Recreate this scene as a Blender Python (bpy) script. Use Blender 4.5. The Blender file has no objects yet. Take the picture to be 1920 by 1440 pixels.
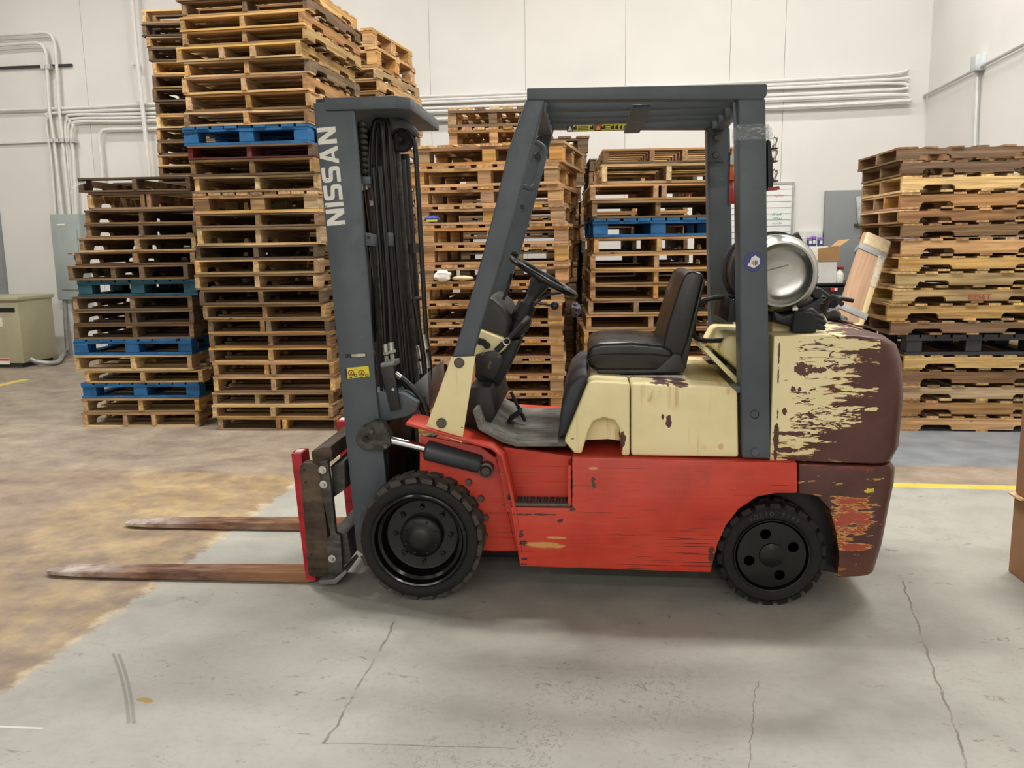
import bpy, bmesh, math, random
from mathutils import Vector, Matrix
random.seed(7)
SC = bpy.context.scene
COL = SC.collection
PI = math.pi

# ------------------------------------------------------------------ camera
F, CH, PITCH, ROLL = 1620.0, 1.5, math.radians(9.29), 0.015
_c, _s = math.cos(ROLL), math.sin(ROLL)
FW = Vector((0, math.cos(PITCH), -math.sin(PITCH)))
_up = Vector((0, math.sin(PITCH), math.cos(PITCH)))
_rt = Vector((1, 0, 0))
RT = _rt*_c - _up*_s
UP = _rt*_s + _up*_c
EYE = Vector((0, 0, CH))
cam_d = bpy.data.cameras.new('camera')
cam_d.sensor_fit = 'HORIZONTAL'; cam_d.sensor_width = 36; cam_d.lens = F/1920*36
cam_d.clip_start = 0.05; cam_d.clip_end = 100
cam = bpy.data.objects.new('camera', cam_d); COL.objects.link(cam)
cam.matrix_world = Matrix(((RT.x, UP.x, -FW.x, 0), (RT.y, UP.y, -FW.y, 0), (RT.z, UP.z, -FW.z, CH), (0, 0, 0, 1)))
SC.camera = cam
SC.view_settings.view_transform = 'Standard'
SC.view_settings.look = 'None'
SC.view_settings.exposure = -0.1
SC.view_settings.gamma = 1.0
SC.view_settings.use_curve_mapping = False

# room frame: s along the back wall, t in depth
TH = math.radians(8.3)
def RW(s, t, z=0.0):
    return Vector((s*math.cos(TH) + t*math.sin(TH), -s*math.sin(TH) + t*math.cos(TH), z))
WALL_T, WALL_S, WALL_L, WALL_F, CEIL = 11.35, 3.42, -11.0, -16.0, 6.6

# ------------------------------------------------------------------ light
w = bpy.data.worlds.new('world'); SC.world = w; w.use_nodes = True
w.node_tree.nodes['Background'].inputs[0].default_value = (0.9, 0.95, 1.0, 1)
w.node_tree.nodes['Background'].inputs[1].default_value = 0.03
def strip(s, t, length, width, power, z=6.1, col=(1.0, 0.972, 0.925)):
    d = bpy.data.lights.new('strip_light', 'AREA'); d.shape = 'RECTANGLE'
    d.size = length; d.size_y = width; d.energy = power; d.color = col
    o = bpy.data.objects.new('strip_light', d); COL.objects.link(o)
    o.location = RW(s, t, z); o.rotation_euler = (0, 0, -TH)
LAMP_S = (-7.5, -3.9, -0.3, 2.6)
for t_, pw_ in ((8.9, 66), (5.45, 222), (-4.2, 45), (-8.6, 200), (-13.0, 260)):
    for s_ in LAMP_S: strip(s_, t_, 1.3, 0.3, pw_)

# ------------------------------------------------------------------ pixel -> place
def ray(px, py):
    return FW*F + UP*(720-py) + RT*(px-960)
def onplane(px, py, p, n):
    d = ray(px, py); return EYE + d*((p-EYE).dot(n)/d.dot(n))
def G(px, py, z=0.0):
    return onplane(px, py, Vector((0, 0, z)), Vector((0, 0, 1)))
def AT(px, py, Y):
    return onplane(px, py, Vector((0, Y, 0)), Vector((0, 1, 0)))
RS, RTT = RW(1, 0), RW(0, 1)
def BK(px, py, off=0.0):
    """point on the back wall, off metres in front of it"""
    return onplane(px, py, RW(0, WALL_T-off), RTT)
def SD(px, py, off=0.0):
    return onplane(px, py, RW(WALL_S-off, 0), RS)
YAW = math.radians(5)
TX = Vector((math.cos(YAW), -math.sin(YAW), 0)); TY = Vector((math.sin(YAW), math.cos(YAW), 0))
TO = Vector((-0.411, 3.477, 0)) + TY*0.52
def T(px, py, y):
    """pixel -> forklift's own (x, z) in the vertical plane y of the truck"""
    p = onplane(px, py, TO + TY*y, TY)
    return ((p-TO).dot(TX), p.z)
def TP(px, py, y):
    a = T(px, py, y); return Vector((a[0], y, a[1]))
def TL(pts, y):
    return [T(a, b, y) for a, b in pts]

# ------------------------------------------------------------------ mesh helpers
class MB:
    def __init__(s): s.v = []; s.f = []
    def add(s, vs, fs):
        o = len(s.v); s.v += [Vector(v) for v in vs]; s.f += [[i+o for i in f] for f in fs]; return s
    def box(s, c, d, rot=None):
        c = Vector(c); h = Vector(d)/2
        vs = [Vector((x*h.x, y*h.y, z*h.z)) for x in (-1, 1) for y in (-1, 1) for z in (-1, 1)]
        if rot is not None: vs = [rot @ v for v in vs]
        return s.add([c+v for v in vs], [(0,1,3,2),(4,6,7,5),(0,4,5,1),(2,3,7,6),(0,2,6,4),(1,5,7,3)])
    def prism(s, pts, y0, y1):
        n = len(pts)
        vs = [(x, y0, z) for x, z in pts] + [(x, y1, z) for x, z in pts]
        fs = [list(range(n)), list(range(2*n-1, n-1, -1))] + [(i, (i+1) % n, n+(i+1) % n, n+i) for i in range(n)]
        return s.add(vs, fs)
    def slab(s, pts, z0, z1):
        n = len(pts)
        vs = [(x, y, z0) for x, y in pts] + [(x, y, z1) for x, y in pts]
        fs = [list(range(n)), list(range(2*n-1, n-1, -1))] + [(i, (i+1) % n, n+(i+1) % n, n+i) for i in range(n)]
        return s.add(vs, fs)
    def loft(s, rings, cap=True):
        n = len(rings[0]); o = len(s.v)
        for r in rings: s.v += [Vector(p) for p in r]
        for k in range(len(rings)-1):
            for i in range(n):
                j = (i+1) % n
                s.f.append([o+k*n+i, o+k*n+j, o+(k+1)*n+j, o+(k+1)*n+i])
        if cap:
            s.f.append([o+i for i in range(n)][::-1]); s.f.append([o+(len(rings)-1)*n+i for i in range(n)])
        return s
    def tube(s, path, r, n=8, cap=True):
        path = [Vector(p) for p in path]; m = len(path)
        rr = r if isinstance(r, (list, tuple)) else [r]*m
        t0 = (path[1]-path[0]).normalized()
        nrm = t0.orthogonal().normalized(); rings = []
        for i, p in enumerate(path):
            t = (path[min(i+1, m-1)]-path[max(i-1, 0)]).normalized()
            nrm = (nrm - t*nrm.dot(t)).normalized(); b = t.cross(nrm)
            rings.append([p + (nrm*math.cos(2*PI*k/n) + b*math.sin(2*PI*k/n))*rr[i] for k in range(n)])
        return s.loft(rings, cap)
    def lathe(s, prof, c, axis='Y', n=48, cap=True):
        c = Vector(c); rings = []
        for r, a in prof:
            ring = []
            for k in range(n):
                q = 2*PI*k/n; u, v = math.cos(q)*max(r, 1e-4), math.sin(q)*max(r, 1e-4)
                ring.append(c + (Vector((u, a, v)) if axis == 'Y' else Vector((u, v, a)) if axis == 'Z' else Vector((a, u, v))))
            rings.append(ring)
        return s.loft(rings, cap)
    def sphere(s, c, r, sc=(1, 1, 1), n=12, jit=0.0, seed=1):
        rnd = random.Random(seed); c = Vector(c); rings = []
        for i in range(1, n):
            a = PI*i/n
            rings.append([c + Vector((math.sin(a)*math.cos(2*PI*k/n)*sc[0], math.sin(a)*math.sin(2*PI*k/n)*sc[1], math.cos(a)*sc[2]))*r*(1+rnd.uniform(-jit, jit)) for k in range(n)])
        return s.loft(rings, True)
    def mesh(s, name, bevel=0.0, seg=2, ang=35, smooth=True, sharp=40):
        bm = bmesh.new()
        vs = [bm.verts.new(v) for v in s.v]
        for f in s.f:
            try: bm.faces.new([vs[i] for i in f])
            except ValueError: pass
        bmesh.ops.remove_doubles(bm, verts=bm.verts, dist=1e-6)
        bmesh.ops.recalc_face_normals(bm, faces=bm.faces)
        if bevel:
            es = [e for e in bm.edges if len(e.link_faces) == 2 and e.calc_face_angle(0) > math.radians(ang)]
            bmesh.ops.bevel(bm, geom=es, offset=bevel, segments=seg, profile=0.5, affect='EDGES', clamp_overlap=True)
        me = bpy.data.meshes.new(name); bm.to_mesh(me); bm.free()
        if smooth:
            me.polygons.foreach_set('use_smooth', [True]*len(me.polygons))
            me.set_sharp_from_angle(angle=math.radians(sharp))
        return me
    def build(s, name, m, parent=None, bevel=0.0, seg=2, ang=35, smooth=True, sharp=40, label=None):
        o = bpy.data.objects.new(name, s.mesh(name, bevel, seg, ang, smooth, sharp)); COL.objects.link(o)
        if m: o.data.materials.append(m)
        if parent: o.parent = parent
        if label: o['label'] = label
        return o
def tag(o, label=None, cat=None, group=None, kind=None):
    if label: o['label'] = label
    if cat: o['category'] = cat
    if group: o['group'] = group
    if kind: o['kind'] = kind
    return o
def empty(name, loc=(0, 0, 0), rz=0.0):
    o = bpy.data.objects.new(name, None); COL.objects.link(o); o.location = loc; o.rotation_euler = (0, 0, rz)
    o.empty_display_size = 0.1
    return o
def smooth_path(pts, k=6):
    pts = [Vector(p) for p in pts]; out = []
    for i in range(len(pts)-1):
        p0, p1, p2, p3 = pts[max(i-1, 0)], pts[i], pts[i+1], pts[min(i+2, len(pts)-1)]
        for j in range(k):
            t = j/k
            out.append(0.5*((2*p1)+(p2-p0)*t+(2*p0-5*p1+4*p2-p3)*t*t+(3*p1-p0-3*p2+p3)*t**3))
    out.append(pts[-1]); return out
def arc(cx, cz, r, a0, a1, n=10):
    return [(cx+r*math.cos(math.radians(a0+(a1-a0)*i/n)), cz+r*math.sin(math.radians(a0+(a1-a0)*i/n))) for i in range(n+1)]
def text_mesh(txt, size, ext=0.0008, name='lettering', bold=0.0):
    cu = bpy.data.curves.new(name, 'FONT'); cu.body = txt; cu.size = size; cu.extrude = ext; cu.offset = bold
    cu.align_x = 'CENTER'; cu.align_y = 'CENTER'
    o = bpy.data.objects.new(name, cu); COL.objects.link(o)
    me = bpy.data.meshes.new_from_object(o.evaluated_get(bpy.context.evaluated_depsgraph_get()))
    bpy.data.objects.remove(o); bpy.data.curves.remove(cu); me.name = name
    return me

# ------------------------------------------------------------------ material helpers
def lin(c):
    return tuple((x/255/12.92 if x/255 <= 0.04045 else ((x/255+0.055)/1.055)**2.4) for x in c) + (1,)
class M:
    def __init__(s, name):
        s.m = bpy.data.materials.new(name); s.m.use_nodes = True
        s.t = s.m.node_tree; s.b = s.t.nodes['Principled BSDF']
        s._tc = None
    def n(s, typ): return s.t.nodes.new(typ)
    def _in(s, sock, v):
        if isinstance(v, bpy.types.NodeSocket): s.t.links.new(v, sock)
        elif isinstance(v, (tuple, list)) and len(v) == 3 and sock.type == 'RGBA': sock.default_value = tuple(v)+(1,)
        else: sock.default_value = v
    def obj(s):
        if not s._tc: s._tc = s.n('ShaderNodeTexCoord')
        return s._tc.outputs['Object']
    def pos(s): return s.n('ShaderNodeNewGeometry').outputs['Position']
    def rand(s): return s.n('ShaderNodeObjectInfo').outputs['Random']
    def sep(s, v):
        q = s.n('ShaderNodeSeparateXYZ'); s._in(q.inputs[0], v); return q.outputs
    def comb(s, x=0.0, y=0.0, z=0.0):
        q = s.n('ShaderNodeCombineXYZ')
        for i, a in enumerate((x, y, z)): s._in(q.inputs[i], a)
        return q.outputs[0]
    def ma(s, op, a, b=0.0, clamp=False):
        q = s.n('ShaderNodeMath'); q.operation = op; q.use_clamp = clamp
        s._in(q.inputs[0], a); s._in(q.inputs[1], b); return q.outputs[0]
    def vm(s, op, a, b):
        q = s.n('ShaderNodeVectorMath'); q.operation = op
        s._in(q.inputs[0], a); s._in(q.inputs[1], b); return q.outputs[0]
    def noise(s, v, scale=5.0, detail=4.0, rough=0.55, dist=0.0):
        q = s.n('ShaderNodeTexNoise'); s._in(q.inputs['Vector'], v)
        q.inputs['Scale'].default_value = scale; q.inputs['Detail'].default_value = detail
        q.inputs['Roughness'].default_value = rough; q.inputs['Distortion'].default_value = dist
        return q.outputs['Fac']
    def voro(s, v, scale, feature='F1'):
        q = s.n('ShaderNodeTexVoronoi'); q.feature = feature; s._in(q.inputs['Vector'], v); q.inputs['Scale'].default_value = scale
        return q.outputs['Distance']
    def ss(s, x, a, b, lo=0.0, hi=1.0):
        q = s.n('ShaderNodeMapRange'); q.interpolation_type = 'SMOOTHSTEP'
        s._in(q.inputs[0], x); q.inputs[1].default_value = a; q.inputs[2].default_value = b
        q.inputs[3].default_value = lo; q.inputs[4].default_value = hi
        return q.outputs[0]
    def lr(s, x, a, b, lo=0.0, hi=1.0):
        q = s.n('ShaderNodeMapRange'); s._in(q.inputs[0], x)
        for i, v in enumerate((a, b, lo, hi)): q.inputs[i+1].default_value = v
        return q.outputs[0]
    def mix(s, f, a, b, blend='MIX'):
        q = s.n('ShaderNodeMix'); q.data_type = 'RGBA'; q.blend_type = blend
        s._in(q.inputs[0], f); s._in(q.inputs[6], a); s._in(q.inputs[7], b); return q.outputs[2]
    def ramp(s, f, stops, interp='LINEAR'):
        q = s.n('ShaderNodeValToRGB'); s._in(q.inputs[0], f); q.color_ramp.interpolation = interp
        e = q.color_ramp.elements
        while len(e) < len(stops): e.new(0.5)
        for i, (p, c) in enumerate(stops): e[i].position = p; e[i].color = c
        return q.outputs[0]
    def scale(s, v, x, y, z): return s.vm('MULTIPLY', v, (x, y, z))
    def bump(s, h, strength=0.2, dist=0.002):
        q = s.n('ShaderNodeBump'); s._in(q.inputs['Height'], h); q.inputs['Strength'].default_value = strength
        q.inputs['Distance'].default_value = dist; s.t.links.new(q.outputs[0], s.b.inputs['Normal'])
    def blobs(s, x, z, lst, wob=0.0):
        """max over ellipses (cx, cz, rx, rz) of 1 - distance, noise-wobbled"""
        out = None
        for cx, cz, rx, rz in lst:
            dx = s.ma('DIVIDE', s.ma('SUBTRACT', x, cx), rx); dz = s.ma('DIVIDE', s.ma('SUBTRACT', z, cz), rz)
            d = s.ma('ADD', s.ma('MULTIPLY', dx, dx), s.ma('MULTIPLY', dz, dz))
            v = s.ma('SUBTRACT', 1.0, d)
            out = v if out is None else s.ma('MAXIMUM', out, v)
        return s.ma('ADD', out, wob) if not isinstance(wob, float) else out
    def seg(s, x, y, a, b):
        """distance to a line piece"""
        dx, dy = b[0]-a[0], b[1]-a[1]; L = math.hypot(dx, dy); dx /= L; dy /= L
        px = s.ma('SUBTRACT', x, a[0]); py = s.ma('SUBTRACT', y, a[1])
        u = s.ma('ADD', s.ma('MULTIPLY', px, dx), s.ma('MULTIPLY', py, dy))
        v = s.ma('ABSOLUTE', s.ma('SUBTRACT', s.ma('MULTIPLY', py, dx), s.ma('MULTIPLY', px, dy)))
        e = s.ma('MAXIMUM', s.ma('SUBTRACT', s.ma('ABSOLUTE', s.ma('SUBTRACT', u, L/2)), L/2), 0.0)
        return s.ma('ADD', v, e)
    def out(s, base, rough=0.5, metal=0.0, spec=None, coat=None):
        s._in(s.b.inputs['Base Color'], base); s._in(s.b.inputs['Roughness'], rough); s._in(s.b.inputs['Metallic'], metal)
        if spec is not None: s.b.inputs['Specular IOR Level'].default_value = spec
        if coat is not None: s.b.inputs['Coat Weight'].default_value = coat
        return s.m
def plain(name, c, rough=0.5, metal=0.0, var=0.12, scale=9.0, spec=None):
    m = M(name); nz = m.noise(m.obj(), scale, 5)
    base = lin(c); dk = tuple(x*(1-2*var) for x in base[:3])+(1,); lt = tuple(min(1, x*(1+var)) for x in base[:3])+(1,)
    return m.out(m.ramp(nz, [(0.3, dk), (0.7, lt)]), m.lr(nz, 0.3, 0.7, max(0.05, rough-0.08), min(1, rough+0.08)), metal, spec)

def wood(name, c, grey=0.25, contrast=0.5, gr=1.0):
    m = M(name); r = m.rand()
    off = m.comb(m.ma('MULTIPLY', r, 37.0), m.ma('MULTIPLY', r, 91.0), m.ma('MULTIPLY', r, 13.0))
    v = m.vm('ADD', m.obj(), off)
    grain = m.noise(m.scale(v, 1.6, 34, 34), 1.0, 6, 0.62, 0.6)
    big = m.noise(v, 2.2, 4)
    knot = m.noise(m.scale(v, 7, 15, 15), 1.0, 1)
    b = lin(c)[:3]
    lt = tuple(min(1, x*1.2) for x in b); dk = (b[0]*0.6, b[1]*0.56, b[2]*0.5)
    dk = tuple(d_*gr + b_*(1-gr) for d_, b_ in zip(dk, b)); lt = tuple(l_*gr + b_*(1-gr) for l_, b_ in zip(lt, b))
    col = m.mix(m.ss(grain, 0.34, 0.7), dk, lt)
    col = m.mix(m.ma('MULTIPLY', m.ss(big, 0.45, 0.72), grey), col, lin((120, 108, 96))[:3])
    col = m.mix(m.ss(knot, 0.74, 0.79), col, (b[0]*0.25, b[1]*0.2, b[2]*0.18))
    val = m.lr(m.ma('FRACT', m.ma('MULTIPLY', r, 7.31)), 0, 1, 1-contrast*0.75, 1+contrast*0.45)
    hs = m.n('ShaderNodeHueSaturation'); m._in(hs.inputs['Color'], col); m._in(hs.inputs['Value'], val)
    m._in(hs.inputs['Saturation'], m.lr(m.ma('FRACT', m.ma('MULTIPLY', r, 3.7)), 0, 1, 0.86, 1.12))
    m._in(hs.inputs['Hue'], m.lr(m.ma('FRACT', m.ma('MULTIPLY', r, 5.9)), 0, 1, 0.492, 0.508))
    m.bump(grain, 0.35, 0.002)
    return m.out(hs.outputs[0], 0.82, 0, 0.25)
WOOD = {'t': wood('tan_wood', (196, 162, 114)), 'l': wood('pale_wood', (214, 186, 138)), 'y': wood('yellow_wood', (204, 170, 110)),
        'o': wood('orange_wood', (192, 150, 102)), 'm': wood('brown_wood', (158, 126, 90)), 'd': wood('dark_wood', (116, 96, 74), 0.4),
        'p': wood('purple_brown_wood', (112, 90, 74), 0.3), 'g': wood('grey_wood', (152, 136, 110), 0.5), 'r': wood('dark_red_wood', (104, 50, 48), 0.15),
        'w': wood('reddish_brown_wood', (150, 120, 88), 0.3), 'e': wood('light_orange_wood', (198, 158, 110), 0.12, 0.35)}
def paintwood(name, c, wearcol=(150, 120, 90)):
    m = M(name); r = m.rand(); v = m.vm('ADD', m.obj(), m.comb(m.ma('MULTIPLY', r, 37.0), m.ma('MULTIPLY', r, 11.0), r))
    n1 = m.noise(m.scale(v, 3, 14, 14), 1.5, 6, 0.65); n2 = m.noise(v, 6, 3)
    b = lin(c)[:3]
    col = m.mix(m.ss(n2, 0.3, 0.7), tuple(x*0.72 for x in b), tuple(min(1, x*1.2) for x in b))
    col = m.mix(m.ss(n1, 0.66, 0.72), col, lin(wearcol)[:3])
    m.bump(n1, 0.25, 0.002)
    return m.out(col, 0.7, 0, 0.3)
WOOD['B'] = paintwood('blue_painted_wood', (38, 94, 142))
WOOD['b'] = paintwood('dull_blue_painted_wood', (40, 82, 96))
WOOD['k'] = plain('black_pallet_plastic', (44, 44, 46), 0.6)
WNAME = {'t': 'tan', 'l': 'pale', 'y': 'yellowish', 'o': 'orange-brown', 'm': 'brown', 'd': 'dark weathered', 'p': 'dark reddish brown',
         'g': 'greyish', 'r': 'dark red', 'w': 'reddish brown', 'e': 'light orange', 'B': 'blue painted', 'b': 'dull blue painted', 'k': 'black plastic'}

# ------------------------------------------------------------------ floor, walls
def floor_mat():
    m = M('painted_concrete'); o = m.obj(); x, y, z = m.sep(o)
    n_big = m.noise(o, 0.9, 5, 0.6); n_mid = m.noise(o, 5.0, 8, 0.66, 0.0); n_fine = m.noise(o, 40, 4, 0.6)
    edge = m.ma('MULTIPLY', m.ma('SUBTRACT', m.noise(o, 7, 5, 0.7), 0.5), 0.22)
    streak = m.noise(m.scale(o, 1.0, 1.25, 1), 2.6, 12, 0.74, 0.15)
    # bare concrete, stained brown with ochre patches
    bare = m.ramp(m.ma('ADD', m.ma('MULTIPLY', streak, 0.7), m.ma('MULTIPLY', n_mid, 0.3)),
                  [(0.32, lin((104, 90, 78))), (0.46, lin((132, 115, 100))), (0.58, lin((150, 133, 114))), (0.72, lin((170, 156, 136)))])
    och = m.mix(m.ss(streak, 0.38, 0.66), lin((152, 130, 94))[:3], lin((184, 161, 118))[:3])
    zone = m.ma('MULTIPLY', m.ss(m.ma('ADD', y, m.ma('MULTIPLY', edge, 0.3)), 5.33, 5.28), m.ss(m.ma('ADD', x, m.ma('MULTIPLY', m.ma('SUBTRACT', n_big, 0.5), 0.6)), -3.5, -3.1))
    patch = m.ma('MULTIPLY', m.ma('ADD', m.ma('MULTIPLY', m.ss(n_mid, 0.4, 0.62), 0.65), m.ma('MULTIPLY', m.ss(y, 3.6, 4.6), 0.3)), zone)
    bare = m.mix(patch, bare, och)
    far = m.ma('ADD', m.ma('MULTIPLY', m.ss(y, 5.28, 5.34), 0.7), m.ma('MULTIPLY', m.ss(y, 5.3, 7.2), 0.3))
    bare = m.mix(m.ma('MULTIPLY', far, 0.75), bare, m.ramp(streak, [(0.32, lin((118, 108, 98))), (0.65, lin((168, 156, 138)))]))
    # grey floor paint
    gp = m.ramp(m.ma('ADD', m.ma('MULTIPLY', n_big, 0.6), m.ma('MULTIPLY', n_mid, 0.4)), [(0.33, lin((138, 137, 130))), (0.5, lin((160, 159, 151))), (0.68, lin((171, 170, 160)))])
    stain = m.ma('MULTIPLY', m.blobs(x, y, [(-0.35, 2.35, 0.5, 0.38), (-0.05, 2.75, 0.5, 0.3), (0.05, 2.25, 0.45, 0.25)], m.ma('MULTIPLY', m.ma('SUBTRACT', n_mid, 0.5), 2.2)), 0.8, True)
    c1 = m.ss(m.ma('ABSOLUTE', m.ma('SUBTRACT', m.noise(o, 13, 3, 0.5, 0.6), 0.5)), 0.012, 0.003)
    c2 = m.ss(m.ma('ABSOLUTE', m.ma('SUBTRACT', m.noise(o, 21, 3, 0.5, 0.6), 0.47)), 0.012, 0.003)
    stain_l = m.ma('MULTIPLY', stain, m.ma('MAXIMUM', c1, c2))
    gp = m.mix(m.ma('MULTIPLY', stain, 0.33), gp, lin((112, 110, 98))[:3])
    gp = m.mix(m.ma('MULTIPLY', m.ma('MULTIPLY', stain_l, m.ss(n_mid, 0.42, 0.56)), 0.6), gp, lin((84, 80, 70))[:3])
    chips = m.ma('MULTIPLY', m.ss(m.noise(m.scale(o, 1, 1.7, 1), 11, 6, 0.75, 0.5), 0.60, 0.635), m.ss(m.noise(o, 2.4, 3), 0.47, 0.6))
    gp = m.mix(m.ma('MULTIPLY', chips, 0.65), gp, lin((104, 98, 90))[:3])
    wob = m.ma('MULTIPLY', m.ma('SUBTRACT', m.noise(o, 9, 4), 0.5), 0.05)
    xw = m.ma('ADD', x, wob); yw = m.ma('ADD', y, m.ma('MULTIPLY', wob, 0.4))
    crk = None
    for a, b, wd in [((-0.957, 3.18), (-0.936, 2.76), 0.0028), ((-0.936, 2.76), (-0.931, 2.32), 0.003), ((-0.931, 2.32), (-0.35, 2.36), 0.002),
                     ((1.18, 3.9), (0.93, 2.3), 0.0028), ((0.42, 2.85), (0.3, 2.2), 0.0012), ((1.5, 3.3), (1.2, 2.3), 0.0016)]:
        c = m.ss(m.seg(xw, yw, a, b), wd*2.0, wd*0.6); crk = c if crk is None else m.ma('MAXIMUM', crk, c)
    gp = m.mix(m.ma('MULTIPLY', crk, m.ma('MULTIPLY', m.ss(n_mid, 0.3, 0.55), 0.75)), gp, lin((92, 84, 76))[:3])
    skid = None
    bx = m.ma('SUBTRACT', x, m.ma('MULTIPLY', m.ma('MULTIPLY', m.ma('SUBTRACT', y, 2.79), m.ma('SUBTRACT', y, 2.35)), -0.25))
    for dx in (0.0, 0.022):
        c = m.ss(m.seg(bx, y, (-1.935+dx, 2.79), (-1.60+dx*0.8, 2.352)), 0.008, 0.003); skid = c if skid is None else m.ma('MAXIMUM', skid, c)
    gp = m.mix(m.ma('MULTIPLY', skid, 0.5), gp, lin((96, 90, 82))[:3])
    spot = m.blobs(x, y, [(-1.632, 2.492, 0.028, 0.016), (-1.61, 2.485, 0.018, 0.012)], m.ma('MULTIPLY', m.ma('SUBTRACT', n_fine, 0.5), 0.8))
    gp = m.mix(m.ss(spot, 0.1, 0.3), gp, lin((150, 128, 70))[:3])
    wl = m.ss(m.seg(xw, y, (-2.1, 2.28), (-1.86, 2.292)), 0.006, 0.003)
    gp = m.mix(m.ma('MULTIPLY', wl, 0.7), gp, lin((215, 213, 205))[:3])
    inpaint = m.ma('MULTIPLY', m.ss(m.ma('ADD', x, edge), -2.15, -2.12), m.ss(y, 5.36, 5.355))
    rim = m.ma('MULTIPLY', m.ss(m.ma('ABSOLUTE', m.ma('ADD', m.ma('ADD', x, 2.15), edge)), 0.05, 0.01), m.ss(n_mid, 0.45, 0.6))
    bare = m.mix(m.ma('MULTIPLY', rim, 0.5), bare, lin((206, 196, 172))[:3])
    col = m.mix(inpaint, bare, gp)
    blue = m.ma('MULTIPLY', m.ss(y, 5.9, 5.905), m.ss(x, 1.0, 1.02))
    col = m.mix(blue, col, m.ramp(n_mid, [(0.3, lin((112, 118, 124))), (0.7, lin((140, 144, 147)))]))
    yl = m.ma('MULTIPLY', m.ma('MULTIPLY', m.ss(y, 5.352, 5.358), m.ss(y, 5.455, 5.449)), m.ss(x, -0.6, -0.5))
    yl2 = m.ma('MULTIPLY', m.ma('MULTIPLY', m.ss(m.seg(x, y, (-7.105, 7.6), (-7.1, 9.1)), 0.06, 0.055), 1.0), 1.0)
    yl = m.ma('MULTIPLY', m.ma('MAXIMUM', yl, yl2), m.ss(m.noise(m.scale(o, 6, 14, 1), 3, 5, 0.7), 0.3, 0.4))
    col = m.mix(yl, col, m.mix(n_mid, lin((190, 164, 52))[:3], lin((222, 202, 104))[:3]))
    col = m.mix(m.ma('MULTIPLY', m.ss(n_fine, 0.45, 0.7), 0.10), col, lin((70, 66, 60))[:3])
    m.bump(m.ma('ADD', m.ma('MULTIPLY', n_fine, 0.4), n_mid), 0.12, 0.004)
    return m.out(col, m.lr(n_mid, 0.3, 0.7, 0.42, 0.62), 0, 0.35)
fl = MB().box((( WALL_S+WALL_L)/2, (WALL_T+WALL_F)/2, -0.05), (WALL_S-WALL_L+0.4, WALL_T-WALL_F+0.4, 0.1)).build('floor', floor_mat())
fl.rotation_euler = (0, 0, -TH); tag(fl, kind='structure')

def wall_mat(name, c):
    m = M(name); p = m.pos(); n1 = m.noise(p, 0.7, 4); n2 = m.noise(p, 30, 3); n3 = m.noise(p, 6, 6, 0.7)
    b = lin(c)[:3]
    col = m.mix(m.ss(n1, 0.3, 0.7), tuple(x*0.95 for x in b), tuple(min(1, x*1.03) for x in b))
    col = m.mix(m.ma('MULTIPLY', m.ss(n3, 0.73, 0.77), 0.5), col, lin((150, 145, 138))[:3])
    m.bump(n2, 0.06, 0.003)
    return m.out(col, 0.75, 0, 0.25)
MW = wall_mat('white_wall_paint', (219, 217, 212)); MWR = wall_mat('white_side_wall_paint', (228, 226, 222))
MCEIL = plain('ceiling_grey', (136, 133, 127), 0.8, 0, 0.04)
MWF = wall_mat('grey_far_wall_paint', (168, 165, 160))
def roombox(name, s0, s1, t0, t1, z0, z1, m, parent=None, kind='structure'):
    o = MB().box(((s0+s1)/2, (t0+t1)/2, (z0+z1)/2), (s1-s0, t1-t0, z1-z0)).build(name, m, parent)
    if not parent: o.rotation_euler = (0, 0, -TH); tag(o, kind=kind)
    return o
wb = roombox('wall_back', WALL_L-0.2, WALL_S+0.2, WALL_T+0.03, WALL_T+0.25, 0, CEIL, plain('wall_joint_filler', (196, 193, 187), 0.8, 0, 0.05))
def st_of(p): return (p.x*math.cos(TH)-p.y*math.sin(TH), p.x*math.sin(TH)+p.y*math.cos(TH))
seams = [WALL_L-0.1] + [st_of(BK(px, py))[0] for px, py in ((159, 120), (806, 120), (985, 120), (1173, 60), (1370, 60), (1472, 90))] + [WALL_S+0.02]
for a, b in zip(seams[:-1], seams[1:]):
    MB().box(((a+b)/2, WALL_T+0.015, CEIL/2), (b-a-0.004, 0.03, CEIL)).build('panel', MW, wb)
roombox('wall_right', WALL_S, WALL_S+0.2, WALL_F, WALL_T, 0, CEIL, MWR)
roombox('wall_left', WALL_L-0.2, WALL_L, WALL_F, WALL_T, 0, CEIL, MWF)
roombox('wall_front', WALL_L, WALL_S, WALL_F-0.2, WALL_F, 0, CEIL, MWF)
roombox('ceiling', WALL_L-0.2, WALL_S+0.2, WALL_F-0.2, WALL_T+0.2, CEIL, CEIL+0.1, MCEIL)
MGREYP = plain('grey_panel_paint', (138, 141, 143), 0.55, 0, 0.05, 4)
dp = BK(17, 550)
ds = st_of(dp)[0]
door = roombox('door_1', ds-1.1, ds, WALL_T-0.06, WALL_T-0.002, 0, 2.5, MGREYP)
MB().box((ds-1.0, WALL_T-0.09, 1.05), (0.12, 0.06, 0.03)).build('door_handle', plain('dull_steel', (150, 150, 150), 0.35, 0.9), door)

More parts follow.
